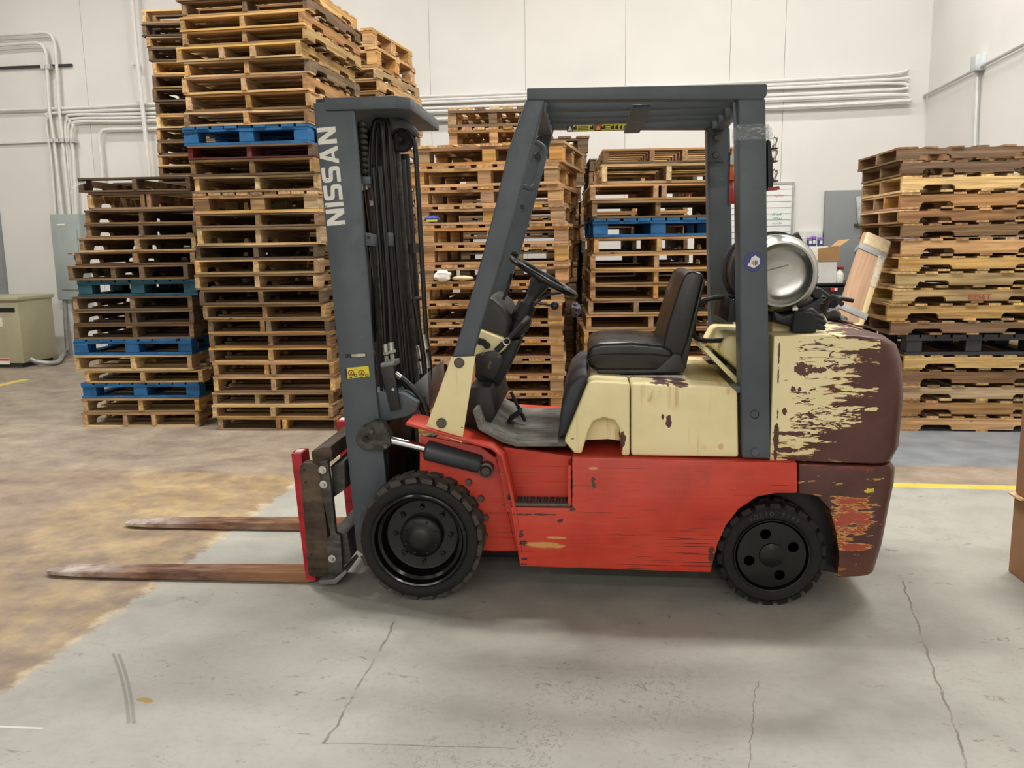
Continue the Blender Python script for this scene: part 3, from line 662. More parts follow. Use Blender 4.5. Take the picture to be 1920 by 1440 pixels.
def counterweight_mat(lower=False):
    m = M('peeling_counterweight_lower' if lower else 'peeling_counterweight_paint'); o = m.obj(); x, y, z = m.sep(o)
    big = m.noise(o, 2.2, 4, 0.6); st = m.noise(m.scale(o, 3.4, 3.4, 21), 1.25, 6, 0.62, 0.5); cr = m.noise(m.scale(o, 1.0, 1, 4.5), 9, 5, 0.7)
    brown = m.ramp(m.noise(o, 7, 5), [(0.3, lin((72, 42, 37))), (0.7, lin((92, 58, 50)))])
    if not lower:
        cream = m.ramp(big, [(0.3, lin((222, 207, 155))), (0.7, lin((238, 226, 179)))])
        cream = m.mix(m.ma('MULTIPLY', m.ss(m.noise(m.scale(o, 22, 22, 2.5), 1, 4), 0.58, 0.7), 0.4), cream, lin((196, 160, 98))[:3])
        st2 = m.ma('ADD', m.ma('MULTIPLY', m.ma('SUBTRACT', st, 0.5), 1.5), 0.5)
        g = m.ma('ADD', m.ma('MULTIPLY', m.ss(x, 1.50, 1.92), 0.32), m.ma('MULTIPLY', m.ss(z, 0.82, 0.66), 0.15))
        g = m.ma('SUBTRACT', g, m.ma('MULTIPLY', m.ss(z, 0.93, 1.08), 0.06))
        v = m.ma('ADD', m.ma('ADD', m.ma('MULTIPLY', st2, 0.66), m.ma('MULTIPLY', cr, 0.34)), g)
        hard = m.ma('MULTIPLY', m.ss(x, 1.86, 1.90), m.ss(z, 1.13, 1.09))
        v = m.ma('ADD', v, m.ma('MULTIPLY', hard, 0.6))
        l1 = m.ss(m.ma('ABSOLUTE', m.ma('SUBTRACT', m.noise(m.scale(o, 2.4, 1, 9.5), 1.6, 4, 0.55, 0.4), 0.5)), 0.016, 0.005)
        l2 = m.ss(m.ma('ABSOLUTE', m.ma('SUBTRACT', m.noise(m.scale(o, 4, 1, 16), 1.3, 4, 0.55, 0.4), 0.53)), 0.016, 0.005)
        crk = m.ma('MULTIPLY', m.ma('MAXIMUM', l1, l2), m.ma('MULTIPLY', m.ss(m.noise(o, 6, 3), 0.44, 0.54), m.ss(x, 1.50, 1.58)))
        v = m.ma('ADD', v, m.ma('MULTIPLY', crk, 0.36))
        bl = m.blobs(x, z, [(1.575, 0.985, 0.04, 0.034), (1.63, 0.985, 0.03, 0.014), (1.535, 0.905, 0.01, 0.012), (1.56, 0.905, 0.008, 0.010), (1.475, 1.05, 0.005, 0.05), (1.475, 0.96, 0.004, 0.04), (1.478, 0.80, 0.005, 0.03), (1.475, 0.70, 0.012, 0.08), (1.52, 0.655, 0.06, 0.012), (1.53, 0.725, 0.08, 0.010), (1.505, 0.81, 0.01, 0.02)], m.ma('MULTIPLY', m.ma('SUBTRACT', m.noise(o, 26, 5, 0.7), 0.5), 4.0))
        v = m.ma('ADD', v, m.ma('MULTIPLY', m.ss(bl, 0.2, 0.5), 0.4))
        col = m.mix(m.ss(v, 0.668, 0.69), cream, lin((184, 132, 72))[:3])
        col = m.mix(m.ss(v, 0.687, 0.702), col, brown)
    else:
        redp = m.ramp(big, [(0.3, lin((150, 60, 44))), (0.7, lin((176, 84, 62)))])
        ora = lin((206, 150, 84))[:3]
        mask = m.ma('MULTIPLY', m.ma('MULTIPLY', m.ss(x, 1.64, 1.76), m.ss(x, 1.93, 1.79)), m.ma('MULTIPLY', m.ss(z, 0.14, 0.36), m.ss(z, 0.48, 0.44)))
        fl = m.noise(m.scale(o, 5.5, 5.5, 26), 1.3, 6, 0.68, 0.4)
        v = m.ma('ADD', m.ma('MULTIPLY', m.ma('SUBTRACT', fl, 0.5), 1.9), m.ma('MULTIPLY', mask, 0.48))
        col = m.mix(m.ss(v, 0.24, 0.26), brown, ora); col = m.mix(m.ss(v, 0.315, 0.335), col, redp)
        yb = m.blobs(x, z, [(1.845, 0.487, 0.025, 0.014)], m.ma('MULTIPLY', m.ma('SUBTRACT', m.noise(o, 40, 4), 0.5), 5.0))
        col = m.mix(m.ss(yb, 0.3, 0.45), col, lin((214, 190, 60))[:3])
        rim = m.ma('MULTIPLY', m.ss(z, 0.56, 0.6), m.ss(cr, 0.45, 0.6))
        col = m.mix(m.ma('MULTIPLY', rim, 0.5), col, lin((160, 70, 56))[:3])
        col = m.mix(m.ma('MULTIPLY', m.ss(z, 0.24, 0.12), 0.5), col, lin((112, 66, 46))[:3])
    return m.out(col, m.lr(big, 0.3, 0.7, 0.32, 0.5), 0, 0.45)
def truck_grey():
    m = M('blue_grey_frame_paint'); o = m.obj(); n1 = m.noise(o, 3, 5, 0.6); n2 = m.noise(o, 16, 5, 0.7)
    col = m.ramp(n1, [(0.3, lin((66, 74, 80))), (0.7, lin((82, 90, 96)))])
    col = m.mix(m.ma('MULTIPLY', m.ss(n2, 0.62, 0.72), 0.35), col, lin((60, 62, 62))[:3])
    sc = m.ss(m.noise(m.scale(o, 12, 12, 60), 1.2, 3), 0.76, 0.78)
    col = m.mix(m.ma('MULTIPLY', sc, 0.4), col, lin((150, 154, 155))[:3])
    return m.out(col, m.lr(n2, 0.3, 0.7, 0.38, 0.55), 0, 0.45)
def rusty(name, c1, c2, c3):
    m = M(name); o = m.obj(); n1 = m.noise(o, 8, 6, 0.65); n2 = m.noise(m.scale(o, 3, 12, 12), 3, 5)
    col = m.ramp(m.ma('ADD', m.ma('MULTIPLY', n1, 0.6), m.ma('MULTIPLY', n2, 0.4)), [(0.35, lin(c1)), (0.5, lin(c2)), (0.65, lin(c3))])
    return m.out(col, m.lr(n1, 0.3, 0.7, 0.42, 0.7), 0.35, 0.4)
RED = truck_red(); GREY = truck_grey()
CREAM = truck_cream('worn_cream_paint', chips=[(1.045, 0.775, 0.012, 0.026), (1.02, 0.792, 0.006, 0.012), (0.93, 0.955, 0.075, 0.012), (1.02, 0.935, 0.05, 0.016), (1.085, 0.925, 0.035, 0.016), (0.86, 0.975, 0.03, 0.008), (0.86, 0.70, 0.012, 0.03), (0.85, 0.66, 0.01, 0.02)],
                    rust=[(1.04, 0.87, 0.09, 0.06), (1.19, 0.665, 0.014, 0.014), (1.255, 0.67, 0.014, 0.014), (0.845, 0.65, 0.03, 0.09), (1.28, 0.90, 0.05, 0.02), (1.2, 0.61, 0.06, 0.01)])
CREAMP = truck_cream('post_plate_cream', chips=[(0.318, 0.99, 0.012, 0.008), (0.31, 0.965, 0.008, 0.006), (0.2, 0.75, 0.006, 0.004), (0.16, 0.68, 0.006, 0.004), (0.29, 0.82, 0.008, 0.006)], rust=[(0.30, 1.0, 0.05, 0.03), (0.315, 0.95, 0.012, 0.06)])
CWU, CWL = counterweight_mat(), counterweight_mat(True)
RUBBER = plain('worn_rubber', (34, 33, 32), 0.7, 0, 0.2, 14, 0.25); TREADTOP = plain('dusty_tread_rubber', (70, 65, 58), 0.85, 0, 0.2, 20)
BLACKG = plain('gloss_black_paint', (13, 13, 13), 0.15, 0, 0.1, 6, 0.45)
BLACKM = plain('matt_black', (24, 24, 25), 0.5, 0, 0.15, 10)
GREASE_SHADE = plain('greasy_shaded_steel', (26, 25, 24), 0.42, 0.2, 0.25, 14)  # oily steel; its black also stands in for shade inside the mast
HOSE = plain('black_hydraulic_hose', (24, 24, 24), 0.42, 0, 0.15, 20)
VINYL = plain('black_vinyl', (24, 23, 23), 0.32, 0, 0.15, 8, 0.5)
PLAST = plain('charcoal_plastic', (46, 46, 46), 0.5, 0, 0.12, 8)
BOLST = plain('blue_black_rubber', (42, 46, 54), 0.5, 0, 0.12, 8)
CHROME = plain('polished_rod', (225, 225, 225), 0.12, 1.0, 0.03)
ALU = plain('brushed_steel_tank', (172, 171, 166), 0.24, 1.0, 0.08, 3)
SILV = plain('zinc_fitting', (196, 194, 186), 0.32, 0.8, 0.1, 30)
SILVB = plain('grey_cross_member', (128, 130, 128), 0.45, 0.3, 0.12, 9)
def forkmat():
    m = M('worn_fork_steel'); o = m.obj(); x, y, z = m.sep(o); n1 = m.noise(m.scale(o, 3, 14, 14), 2, 6, 0.65); n2 = m.noise(o, 9, 5)
    col = m.ramp(n1, [(0.35, lin((92, 66, 56))), (0.5, lin((126, 96, 80))), (0.66, lin((156, 126, 104)))])
    col = m.mix(m.ma('MULTIPLY', m.ss(x, -1.15, -0.6), 0.6), col, lin((166, 118, 78))[:3])
    col = m.mix(m.ma('MULTIPLY', m.ss(x, -1.3, -1.75), m.ss(n2, 0.3, 0.6)), col, lin((206, 196, 188))[:3])
    return m.out(col, m.lr(n1, 0.3, 0.7, 0.3, 0.5), 0.35, 0.4)
FORKM = forkmat()
RUSTP = rusty('rusty_carriage_steel', (48, 40, 34), (78, 64, 52), (104, 88, 72))
CARM = rusty('grimy_carriage_steel', (42, 42, 40), (64, 63, 60), (96, 94, 88))
REDF = rusty('red_fork_paint', (120, 16, 26), (176, 26, 40), (192, 40, 52)); REDF.node_tree.nodes['Principled BSDF'].inputs['Metallic'].default_value = 0
BOLTM = plain('dull_bolt', (96, 90, 82), 0.5, 0.5, 0.15, 30)
WHITEP = plain('white_lettering', (226, 224, 216), 0.5, 0, 0.06, 30); YELL = plain('warning_yellow', (218, 206, 60), 0.5, 0, 0.06, 20); DKLAB = plain('label_black', (22, 22, 20), 0.5)
REDL = plain('label_red', (176, 62, 44), 0.5)
def matfloor():
    m = M('worn_rubber_mat'); o = m.obj(); n = m.noise(m.scale(o, 4, 14, 14), 2, 6, 0.65, 0.8); n2 = m.noise(m.scale(o, 3, 26, 8), 2, 4)
    col = m.ramp(n, [(0.3, lin((58, 55, 50))), (0.5, lin((104, 101, 94))), (0.7, lin((132, 128, 120)))])
    col = m.mix(m.ss(n2, 0.68, 0.72), col, lin((28, 26, 24))[:3]); m.bump(n, 0.4, 0.004)
    return m.out(col, 0.8)
MATF = matfloor()

# ------------------------------------------------------------------ forklift
fk = empty('forklift', TO, -YAW)
tag(fk, 'old forklift with red body, peeling cream covers and dark grey overhead guard', 'forklift')
def P(mb, name, m, parent=None, **k): return mb.build(name, m, parent or fk, **k)
def mirror(pts): return pts
NS = -0.50   # near body side

# chassis and side panels
body = TL([(1072, 857), (1495, 868), (1495, 925), (1455, 925), (1420, 932), (1385, 955), (1362, 985), (1346, 1020), (1337, 1056), (1333, 1074), (975, 1062), (957, 951), (1072, 953)], NS)
ch = P(MB().prism([(0.0, 0.60), T(1495, 868, -0.4), T(1495, 925, -0.4), (1.25, 0.44), (1.22, 0.2), (0.3, 0.17), (0.12, 0.2), (0.02, 0.55)], -0.37, 0.37), 'chassis', RED, bevel=0.01)
for y0, y1 in ((NS, -0.40), (0.40, 0.50)):
    P(MB().prism(body, y0, y1), 'side_panel', RED, bevel=0.006, seg=2)
# deck under the hood
z_d = T(1380, 856, NS)[1]; z_d2 = T(1075, 850, NS)[1]
P(MB().prism([T(1073, 858, NS), T(1495, 868, NS), (T(1495, 868, NS)[0], z_d-0.06), (T(1073, 858, NS)[0], z_d2-0.06)], -0.49, 0.49), 'deck_plate', RED, bevel=0.004)
# step recess
rc = TL([(928, 836), (1074, 856), (1074, 960), (950, 960)], -0.40)
P(MB().prism(rc, -0.40, -0.37), 'step_back_panel', RED)
x0, zs_ = T(957, 948, NS); x1 = T(1070, 952, NS)[0]
stp = P(MB().box(((x0+x1)/2, -0.45, zs_+0.004), (x1-x0, 0.10, 0.014)), 'step_plate', plain('worn_step', (92, 82, 76), 0.45, 0.2, 0.15, 16), bevel=0.003)
kb = MB()
for i in range(8):
    for k in range(2):
        cx = x0+0.035+i*(x1-x0-0.06)/7; cy = -0.475+0.045*k
        kb.lathe([(0.009, 0), (0.008, 0.006), (0.005, 0.006), (0.004, 0.001)], (cx, cy, zs_+0.011), 'Z', 10, cap=False)
kb.build('step_stud', BLACKM, stp)['kind'] = 'stuff'
P(MB().box((x1-0.004, -0.45, zs_+0.09), (0.012, 0.1, 0.17)), 'step_side', RED)
P(MB().box((x0+0.0, -0.49, zs_+0.035), (0.022, 0.018, 0.022)), 'step_light', BLACKG, bevel=0.003)
# front fender sheet with turned down edge
fp = TL([(760, 797), (800, 808), (862, 826), (920, 842), (938, 856), (950, 900), (963, 960), (973, 1040)], NS)
def strip_sheet(pts, th):
    up = []
    for i, p in enumerate(pts):
        a, b = Vector(pts[max(i-1, 0)]), Vector(pts[min(i+1, len(pts)-1)]); t = (b-a).normalized(); up.append((p[0]-t[1]*th, p[1]+t[0]*th))
    return pts + up[::-1]
P(MB().prism(strip_sheet(fp, 0.014), NS-0.005, -0.30), 'front_fender', RED, bevel=0.004)
P(MB().prism(strip_sheet(fp, 0.014), 0.30, 0.505), 'front_fender', RED, bevel=0.004)
ip = TL([(788, 815), (900, 835), (932, 858), (968, 1030), (880, 1030), (866, 990), (788, 960)], -0.36)
P(MB().prism(ip, -0.375, -0.36), 'inner_panel', RED, bevel=0.004)
for px, py in ((879, 903), (902, 934), (911, 970), (909, 1003), (874, 960)):
    c = TP(px, py, -0.378)
    P(MB().lathe([(0.0, -0.016), (0.012, -0.016), (0.014, -0.012), (0.014, 0.004)], c, 'Y', 12), 'fender_bolt', BOLTM)
P(MB().box((0.42, 0, 0.60), (0.06, 0.60, 0.05)), 'front_cross_beam', RED)
P(MB().box((0.04, 0, 0.27), (0.18, 0.66, 0.2)), 'drive_axle', BLACKM, bevel=0.03)
P(MB().box((0.35, 0, 0.17), (0.5, 0.5, 0.16)), 'transmission_housing', BLACKM, bevel=0.03)
P(MB().box((0.85, 0, 0.15), (0.7, 0.6, 0.10)), 'engine_sump', BLACKM, bevel=0.03)
P(MB().box((1.47, 0, 0.24), (0.2, 0.66, 0.14)), 'steer_axle', BLACKM, bevel=0.02)
P(MB().box((1.45, 0, 0.42), (0.40, 0.7, 0.12)), 'wheel_well', DKLAB)
for y0, y1 in ((-0.33, -0.31), (0.31, 0.33)):
    P(MB().prism(TL([(1380, 905), (1545, 905), (1580, 960), (1598, 1040), (1588, 1078), (1380, 1040)], -0.33), y0, y1), 'arch_light_block', DKLAB)  # black sheets added to block light coming through behind the rear wheels

# cockpit floor
zf = T(1010, 838, -0.42)[1]
fm = strip_sheet(TL([(1062, 838), (968, 838), (940, 830), (897, 806), (885, 770)], -0.43), -0.02)
P(MB().prism(fm, -0.43, 0.33), 'floor_mat', MATF, bevel=0.006)
mr = MB()
for yy in (-0.3, -0.16, -0.02, 0.12):
    mr.box((0.60, yy, zf+0.001), (0.22, 0.02, 0.006))
P(mr, 'mat_rib', MATF)['kind'] = 'stuff'
P(MB().prism(TL([(915, 800), (930, 792), (1075, 800), (1075, 850), (930, 838)], 0.0), 0.33, 0.50), 'far_floor_sill', RED, bevel=0.02, seg=3)
# pedals
pd = MB().tube([TP(958, 735, -0.05), TP(985, 790, -0.08)], 0.009, 6)
P(pd, 'pedal_arm', BLACKM)
P(MB().box(TP(966, 778, -0.1), (0.07, 0.12, 0.012), Matrix.Rotation(-0.6, 3, 'Y')), 'brake_pedal', RUBBER, bevel=0.004)
P(MB().box(TP(915, 775, 0.0), (0.09, 0.3, 0.012), Matrix.Rotation(0.9, 3, 'Y')), 'toe_board', BLACKM)

# hood
hood_front = TL([(1058, 828), (1100, 726), (1106, 718), (1116, 715), (1181, 719), (1181, 855), (1166, 855), (1164, 822), (1161, 802), (1152, 789), (1132, 783), (1113, 790), (1103, 808), (1097, 830), (1090, 852), (1077, 850)], -0.47)
hood_side = TL([(1183.5, 719), (1372, 727), (1383, 735), (1385, 858), (1183.5, 855)], -0.47)
P(MB().prism(hood_front, -0.47, 0.47), 'hood_front', CREAM, bevel=0.01, seg=3, ang=50)
P(MB().prism(hood_side, -0.47, 0.47), 'hood_side', CREAM, bevel=0.012, seg=3, ang=50)
P(MB().prism(TL([(1090, 780), (1170, 780), (1170, 826), (1140, 822), (1095, 824)], -0.39), -0.40, -0.38), 'arch_liner', CREAM)
P(MB().prism(TL([(1046, 822), (1052, 765), (1066, 722), (1085, 703), (1104, 700), (1100, 716), (1062, 815)], -0.40), -0.42, 0.42), 'front_bolster', BOLST, bevel=0.018, seg=3)
P(MB().box(TP(1160, 707, -0.25)+Vector((0.1, 0, 0)), (0.36, 0.03, 0.02)), 'seat_rail', SILV)
P(MB().box(TP(1160, 707, -0.25)+Vector((0.1, 0.48, 0)), (0.36, 0.03, 0.02)), 'seat_rail', SILV)

# seat
seat = P(MB().prism(TL([(1101, 668), (1106, 648), (1125, 642), (1185, 640), (1240, 645), (1262, 655), (1266, 690), (1240, 698), (1120, 697), (1104, 688)], -0.25), -0.26, 0.26), 'seat_cushion', VINYL, bevel=0.03, seg=4, ang=25)
MB().tube([TP(a, b, -0.262) for a, b in ((1101, 676), (1112, 667), (1150, 664), (1230, 665), (1258, 668))], 0.004, 6).build('piping', VINYL, seat)
P(MB().prism(TL([(1243, 650), (1252, 610), (1270, 550), (1284, 514), (1298, 507), (1316, 512), (1320, 522), (1310, 560), (1290, 640), (1278, 672), (1262, 680), (1246, 672)], -0.25), -0.25, 0.25), 'seat_back', VINYL, bevel=0.03, seg=4, ang=25)
P(MB().prism(TL([(1318, 520), (1322, 530), (1302, 610), (1286, 690), (1278, 700), (1258, 690), (1288, 640)], -0.22), -0.23, 0.23), 'seat_back_shell', PLAST, bevel=0.01)
P(MB().prism(TL([(1230, 692), (1262, 662), (1276, 664), (1285, 690), (1282, 700), (1120, 702), (1118, 692)], -0.26), -0.265, 0.265), 'seat_pan', PLAST, bevel=0.008)
P(MB().tube(smooth_path([TP(1300, 625, -0.1), TP(1304, 585, -0.1), TP(1325, 562, -0.1), TP(1375, 556, -0.1), TP(1410, 560, -0.1)]), 0.011, 8), 'seat_belt_cable', HOSE)
P(MB().tube(smooth_path([TP(1296, 600, -0.1), TP(1298, 625, -0.1), TP(1318, 638, -0.1), TP(1370, 637, -0.15), TP(1420, 632, -0.2)]), 0.011, 8), 'fuel_hose', HOSE)
# hood rear: raised plate, vents, cream radiator cover
P(MB().prism(TL([(1310, 648), (1318, 645), (1385, 712), (1380, 720)], -0.2), -0.36, 0.36), 'radiator_flap', CREAM, bevel=0.003)
P(MB().prism(TL([(1335, 650), (1352, 620), (1420, 622), (1440, 700), (1400, 712)], 0.0), -0.2, 0.36), 'rear_cowl', CREAM, bevel=0.02, seg=3)
P(MB().prism(TL([(1326, 730), (1400, 722), (1400, 735), (1326, 738)], -0.44), -0.46, -0.36), 'post_bracket', GREY, bevel=0.003)
P(MB().prism(TL([(1326, 730), (1400, 722), (1400, 735), (1326, 738)], -0.44), 0.36, 0.46), 'post_bracket', GREY, bevel=0.003)
P(MB().box((1.37, 0, 0.75), (0.15, 0.78, 0.28)), 'radiator_housing', plain('cream_inner', (150, 142, 108), 0.6), bevel=0.01)

# counterweight
def cw(pts, name, m, bevel):
    ys = [-0.46, -0.455, -0.445, -0.43, -0.405, -0.37, -0.33, -0.15, 0.0, 0.15, 0.33, 0.37, 0.405, 0.43, 0.445, 0.455, 0.46]
    xf = min(p[0] for p in pts); rings = []
    for y in ys:
        t = max(0.0, (abs(y)-0.32)/0.14); k = 0.11*(1-math.sqrt(max(0.0, 1-min(1, t)**2)))
        rings.append([(x - k*max(0.0, (x-xf-0.15)/(1.97-xf-0.15)), y, z) for x, z in pts])
    return P(MB().loft(rings), name, m, bevel=bevel, seg=4, ang=38, sharp=50)
UX = 1.99
zt = T(1450, 628, -0.46)[1]; zb = T(1450, 863, -0.46)[1]; xf = T(1449, 700, -0.46)[0]
up_pts = [(xf, zb), (xf, zt-0.005), (xf+0.2, zt), (1.84, zt-0.006), (1.915, zt-0.018), (1.962, zt-0.05), (UX-0.002, zt-0.12), (UX+0.012, 0.86), (UX+0.005, zb+0.04), (UX-0.02, zb-0.012)]
cwu = cw(up_pts, 'counterweight', CWU, 0.022)
xl = T(1497, 880, -0.46)[0]
low = [(xl, zb-0.014), (UX-0.025, zb-0.014-0.01), (UX-0.005, zb-0.05), (UX-0.005, 0.50), (UX-0.02, 0.40), (UX-0.04, 0.24), (UX-0.07, 0.125)] + [T(*q, -0.46) for q in ((1576, 1083), (1582, 1045), (1572, 1000), (1556, 955), (1532, 930), (1497, 926))]
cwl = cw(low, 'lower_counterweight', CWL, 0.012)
P(MB().box((1.84, 0, 0.2), (0.12, 0.7, 0.12)), 'tow_beam', BLACKM, bevel=0.02)
P(MB().box((UX-0.1, 0.0, zt+0.0), (0.02, 0.3, 0.008)), 'weight_seam', CWU)

# wheels
def wheel(cx, R, y_out, width, side, name, front):
    """side -1: outer face toward -y"""
    c = Vector((cx, y_out, R)); sg = 1 if side < 0 else -1
    f = lambda prof: [(r, sg*a) for r, a in prof]
    if front:
        tire = MB().lathe(f([(0.190, 0.10), (0.196, 0.02), (0.208, 0.006), (0.222, 0.0), (0.238, 0.001), (0.247, 0.006), (0.251, 0.018), (0.252, 0.04), (0.252, width/2), (0.256, width-0.03), (0.245, width-0.008), (0.2, width-0.005), (0.18, width-0.05)]), c, 'Y', 72, cap=False)
        tread = MB(); N = 24; r0, r1 = 0.250, R
        for k in range(N):
            for row in (0, 1):
                a0 = 2*PI*(k+0.5*row)/N; sp = 2*PI/N*0.80; tw = 2*PI/N*0.42
                ya, yb = (0.013, width*0.49) if row == 0 else (width*0.53, width-0.012)
                a_in, a_out = (tw, 0.0) if row == 0 else (0.0, tw)
                q = []
                for rr, ins in ((r0, 0.0), (r1, 0.006)):
                    for (yy, sh) in ((ya+ins, a_out if row else 0.0), (yb-ins, tw if not row else 0.0)):
                        for da in (sp*0.04, sp*0.96):
                            aa = a0 + sh + da + (ins if da < sp/2 else -ins)*2
                            q.append(c + Vector((math.cos(aa)*rr, sg*yy, math.sin(aa)*rr)))
                tread.add(q, [(0, 1, 3, 2), (4, 6, 7, 5), (0, 4, 5, 1), (2, 3, 7, 6), (0, 2, 6, 4), (1, 5, 7, 3)])
        rim = MB().lathe(f([(0.205, 0.012), (0.203, 0.004), (0.197, 0.001), (0.190, 0.004), (0.186, 0.015), (0.180, 0.032), (0.168, 0.04), (0.160, 0.07), (0.152, 0.086), (0.14, 0.09), (0.10, 0.09), (0.0, 0.09)]), c, 'Y', 72, cap=False)
        w_ = P(rim, name, BLACKG, sharp=30)
        tire.build('tire', RUBBER, w_, sharp=30)
        tread.build('tread', TREADTOP, w_, sharp=20, label='dusty tread lugs')['kind'] = 'stuff'
        MB().lathe(f([(0.092, 0.09), (0.091, 0.062), (0.086, 0.055), (0.074, 0.05), (0.060, 0.042), (0.046, 0.03), (0.03, 0.024), (0.0, 0.022)]), c, 'Y', 40, cap=False).build('hub', GREASE_SHADE, w_)
        for k in range(8):
            a = PI/4*k + PI/8*0; p = c + Vector((math.cos(a)*0.117, sg*0.088, math.sin(a)*0.117))
            MB().lathe(f([(0.0, -0.022), (0.006, -0.022), (0.007, -0.014), (0.013, -0.013), (0.013, 0.004)]), p, 'Y', 6).build('lug_nut', BLACKG, w_, sharp=20)
        for k in range(8):
            a = PI/4*k + PI/8; p = c + Vector((math.cos(a)*0.070, sg*0.048, math.sin(a)*0.070))
            MB().lathe(f([(0.0, -0.006), (0.005, -0.006), (0.006, 0.002)]), p, 'Y', 6).build('hub_bolt', GREASE_SHADE, w_, sharp=20)
    else:
        tire = MB().lathe(f([(0.145, 0.09), (0.148, 0.012), (0.156, 0.004), (0.17, 0.0), (0.19, 0.0), (0.2, 0.008), (0.206, 0.022), (0.208, width/2), (0.206, width-0.022), (0.195, width-0.004), (0.16, width-0.004), (0.14, width-0.03)]), c, 'Y', 64, cap=False)
        N = 22; r0, r1 = 0.200, R
        for k in range(N):
            for row in (0, 1):
                a0 = 2*PI*(k+0.5*row)/N; sp = 2*PI/N*0.72
                ya, yb = (0.006, width*0.47) if row == 0 else (width*0.53, width-0.008)
                q = []
                for rr, ins in ((r0, 0.0), (r1, 0.005)):
                    for yy in (ya+ins, yb-ins):
                        for da in (0.0, sp):
                            aa = a0 + da + (ins if da < sp/2 else -ins)*2 + (0.06 if (row == 0) == (yy > width/4) else 0)
                            q.append(c + Vector((math.cos(aa)*rr, sg*yy, math.sin(aa)*rr)))
                tire.add(q, [(0, 1, 3, 2), (4, 6, 7, 5), (0, 4, 5, 1), (2, 3, 7, 6), (0, 2, 6, 4), (1, 5, 7, 3)])
        # dished disc with four hand holes
        holes = [math.radians(a) for a in (107, 22, -68, 196)]; rh = 0.093; rr_ = 0.0235
        cu = bpy.data.curves.new('disc', 'CURVE'); cu.dimensions = '2D'; cu.fill_mode = 'BOTH'; cu.extrude = 0.006; cu.bevel_depth = 0.002
        def circ(x, y, r, n):
            s = cu.splines.new('POLY'); s.points.add(n-1); s.use_cyclic_u = True
            for i in range(n): s.points[i].co = (x+r*math.cos(2*PI*i/n), y+r*math.sin(2*PI*i/n), 0, 1)
        circ(0, 0, 0.137, 56)
        for a in holes: circ(rh*math.cos(a), rh*math.sin(a), rr_, 20)
        ob = bpy.data.objects.new('disc', cu); COL.objects.link(ob)
        dm = bpy.data.meshes.new_from_object(ob.evaluated_get(bpy.context.evaluated_depsgraph_get()))
        bpy.data.objects.remove(ob)
        dm.transform(Matrix.Translation(c + Vector((0, sg*0.016, 0))) @ Matrix.Rotation(PI/2, 4, 'X')); dm.materials.append(BLACKG)
        dm.polygons.foreach_set('use_smooth', [True]*len(dm.polygons)); dm.set_sharp_from_angle(angle=0.6)
        rim = MB().lathe(f([(0.156, 0.006), (0.153, -0.001), (0.148, 0.0), (0.144, 0.012), (0.138, 0.024), (0.132, 0.05), (0.13, 0.10), (0.0, 0.11)]), c, 'Y', 64, cap=False)
        w_ = P(rim, name, BLACKG, sharp=30)
        tire.build('tire', RUBBER, w_, sharp=30)
        d = bpy.data.objects.new('wheel_disc', dm); COL.objects.link(d); d.parent = w_
        MB().lathe(f([(0.052, 0.01), (0.05, 0.003), (0.044, 0.001), (0.02, -0.003), (0.0, -0.004)]), c, 'Y', 32, cap=False).build('hub_cap', BLACKG, w_)
    return w_
XF, XR_ = T(785, 1010, -0.52)[0], T(1447, 1040, -0.49)[0]
fw = wheel(XF, 0.268, -0.525, 0.185, -1, 'front_wheel', True)
wheel(XF, 0.268, 0.525, 0.185, 1, 'front_wheel', True)
rw = wheel(XR_, 0.219, -0.495, 0.15, -1, 'rear_wheel', False)
wheel(XR_, 0.219, 0.495, 0.15, 1, 'rear_wheel', False)
# moulded word on the rear tyre sidewall
tl = MB()
for i, chx in enumerate('SOLID TIRE'):
    if chx == ' ': continue
    a = math.radians(120 - i*7.0)
    me = text_mesh(chx, 0.024, 0.0008); me.transform(Matrix.Translation((XR_+math.cos(a)*0.178, -0.4965, 0.219+math.sin(a)*0.178)) @ Matrix.Rotation(-(a-PI/2), 4, 'Y') @ Matrix.Rotation(PI/2, 4, 'X'))
    o0 = len(tl.v); tl.v += [Vector(v.co) for v in me.vertices]; tl.f += [[o0+j for j in p.vertices] for p in me.polygons]; bpy.data.meshes.remove(me)
tl.build('sidewall_lettering', plain('raised_rubber_letter', (66, 65, 63), 0.6), rw, smooth=False)

# overhead guard
for sgn in (-1, 1):
    yo, yi = sgn*0.47, sgn*0.40
    rail = TL([(988, 165), (1437, 157), (1439, 160), (1438, 178), (1432, 186), (988, 187)], -0.47)
    P(MB().prism(rail, yo, sgn*0.40 if sgn < 0 else 0.36), 'roof_rail', GREY, bevel=0.008, seg=3)
    P(MB().prism(TL([(986, 186), (1022, 186), (998, 280), (968, 392), (943, 480), (904, 603), (885, 672), (847, 672), (870, 600), (904, 480), (927, 392), (953, 280)], -0.47), yo, sgn*0.415), 'front_post', GREY, bevel=0.008, seg=3)
    P(MB().prism(TL([(1383, 184), (1436, 184), (1440, 520), (1445, 862), (1391, 860), (1386, 520)], -0.47), yo, sgn*0.36), 'rear_post', GREY, bevel=0.01, seg=3)
    cp = P(MB().prism(TL([(846, 670), (891, 668), (888, 690), (866, 830), (797, 806)], -0.485), sgn*0.487, sgn*0.475), 'post_plate', CREAMP, bevel=0.002)
    for q in ((861, 680), (828, 793)):
        c = TP(q[0], q[1], -0.487); c.y = sgn*0.487
        MB().lathe([(0.0, sgn*0.012), (0.017, sgn*0.012), (0.021, sgn*0.008), (0.021, 0)], c, 'Y', 20, cap=False).build('bolt', BOLTM, cp)
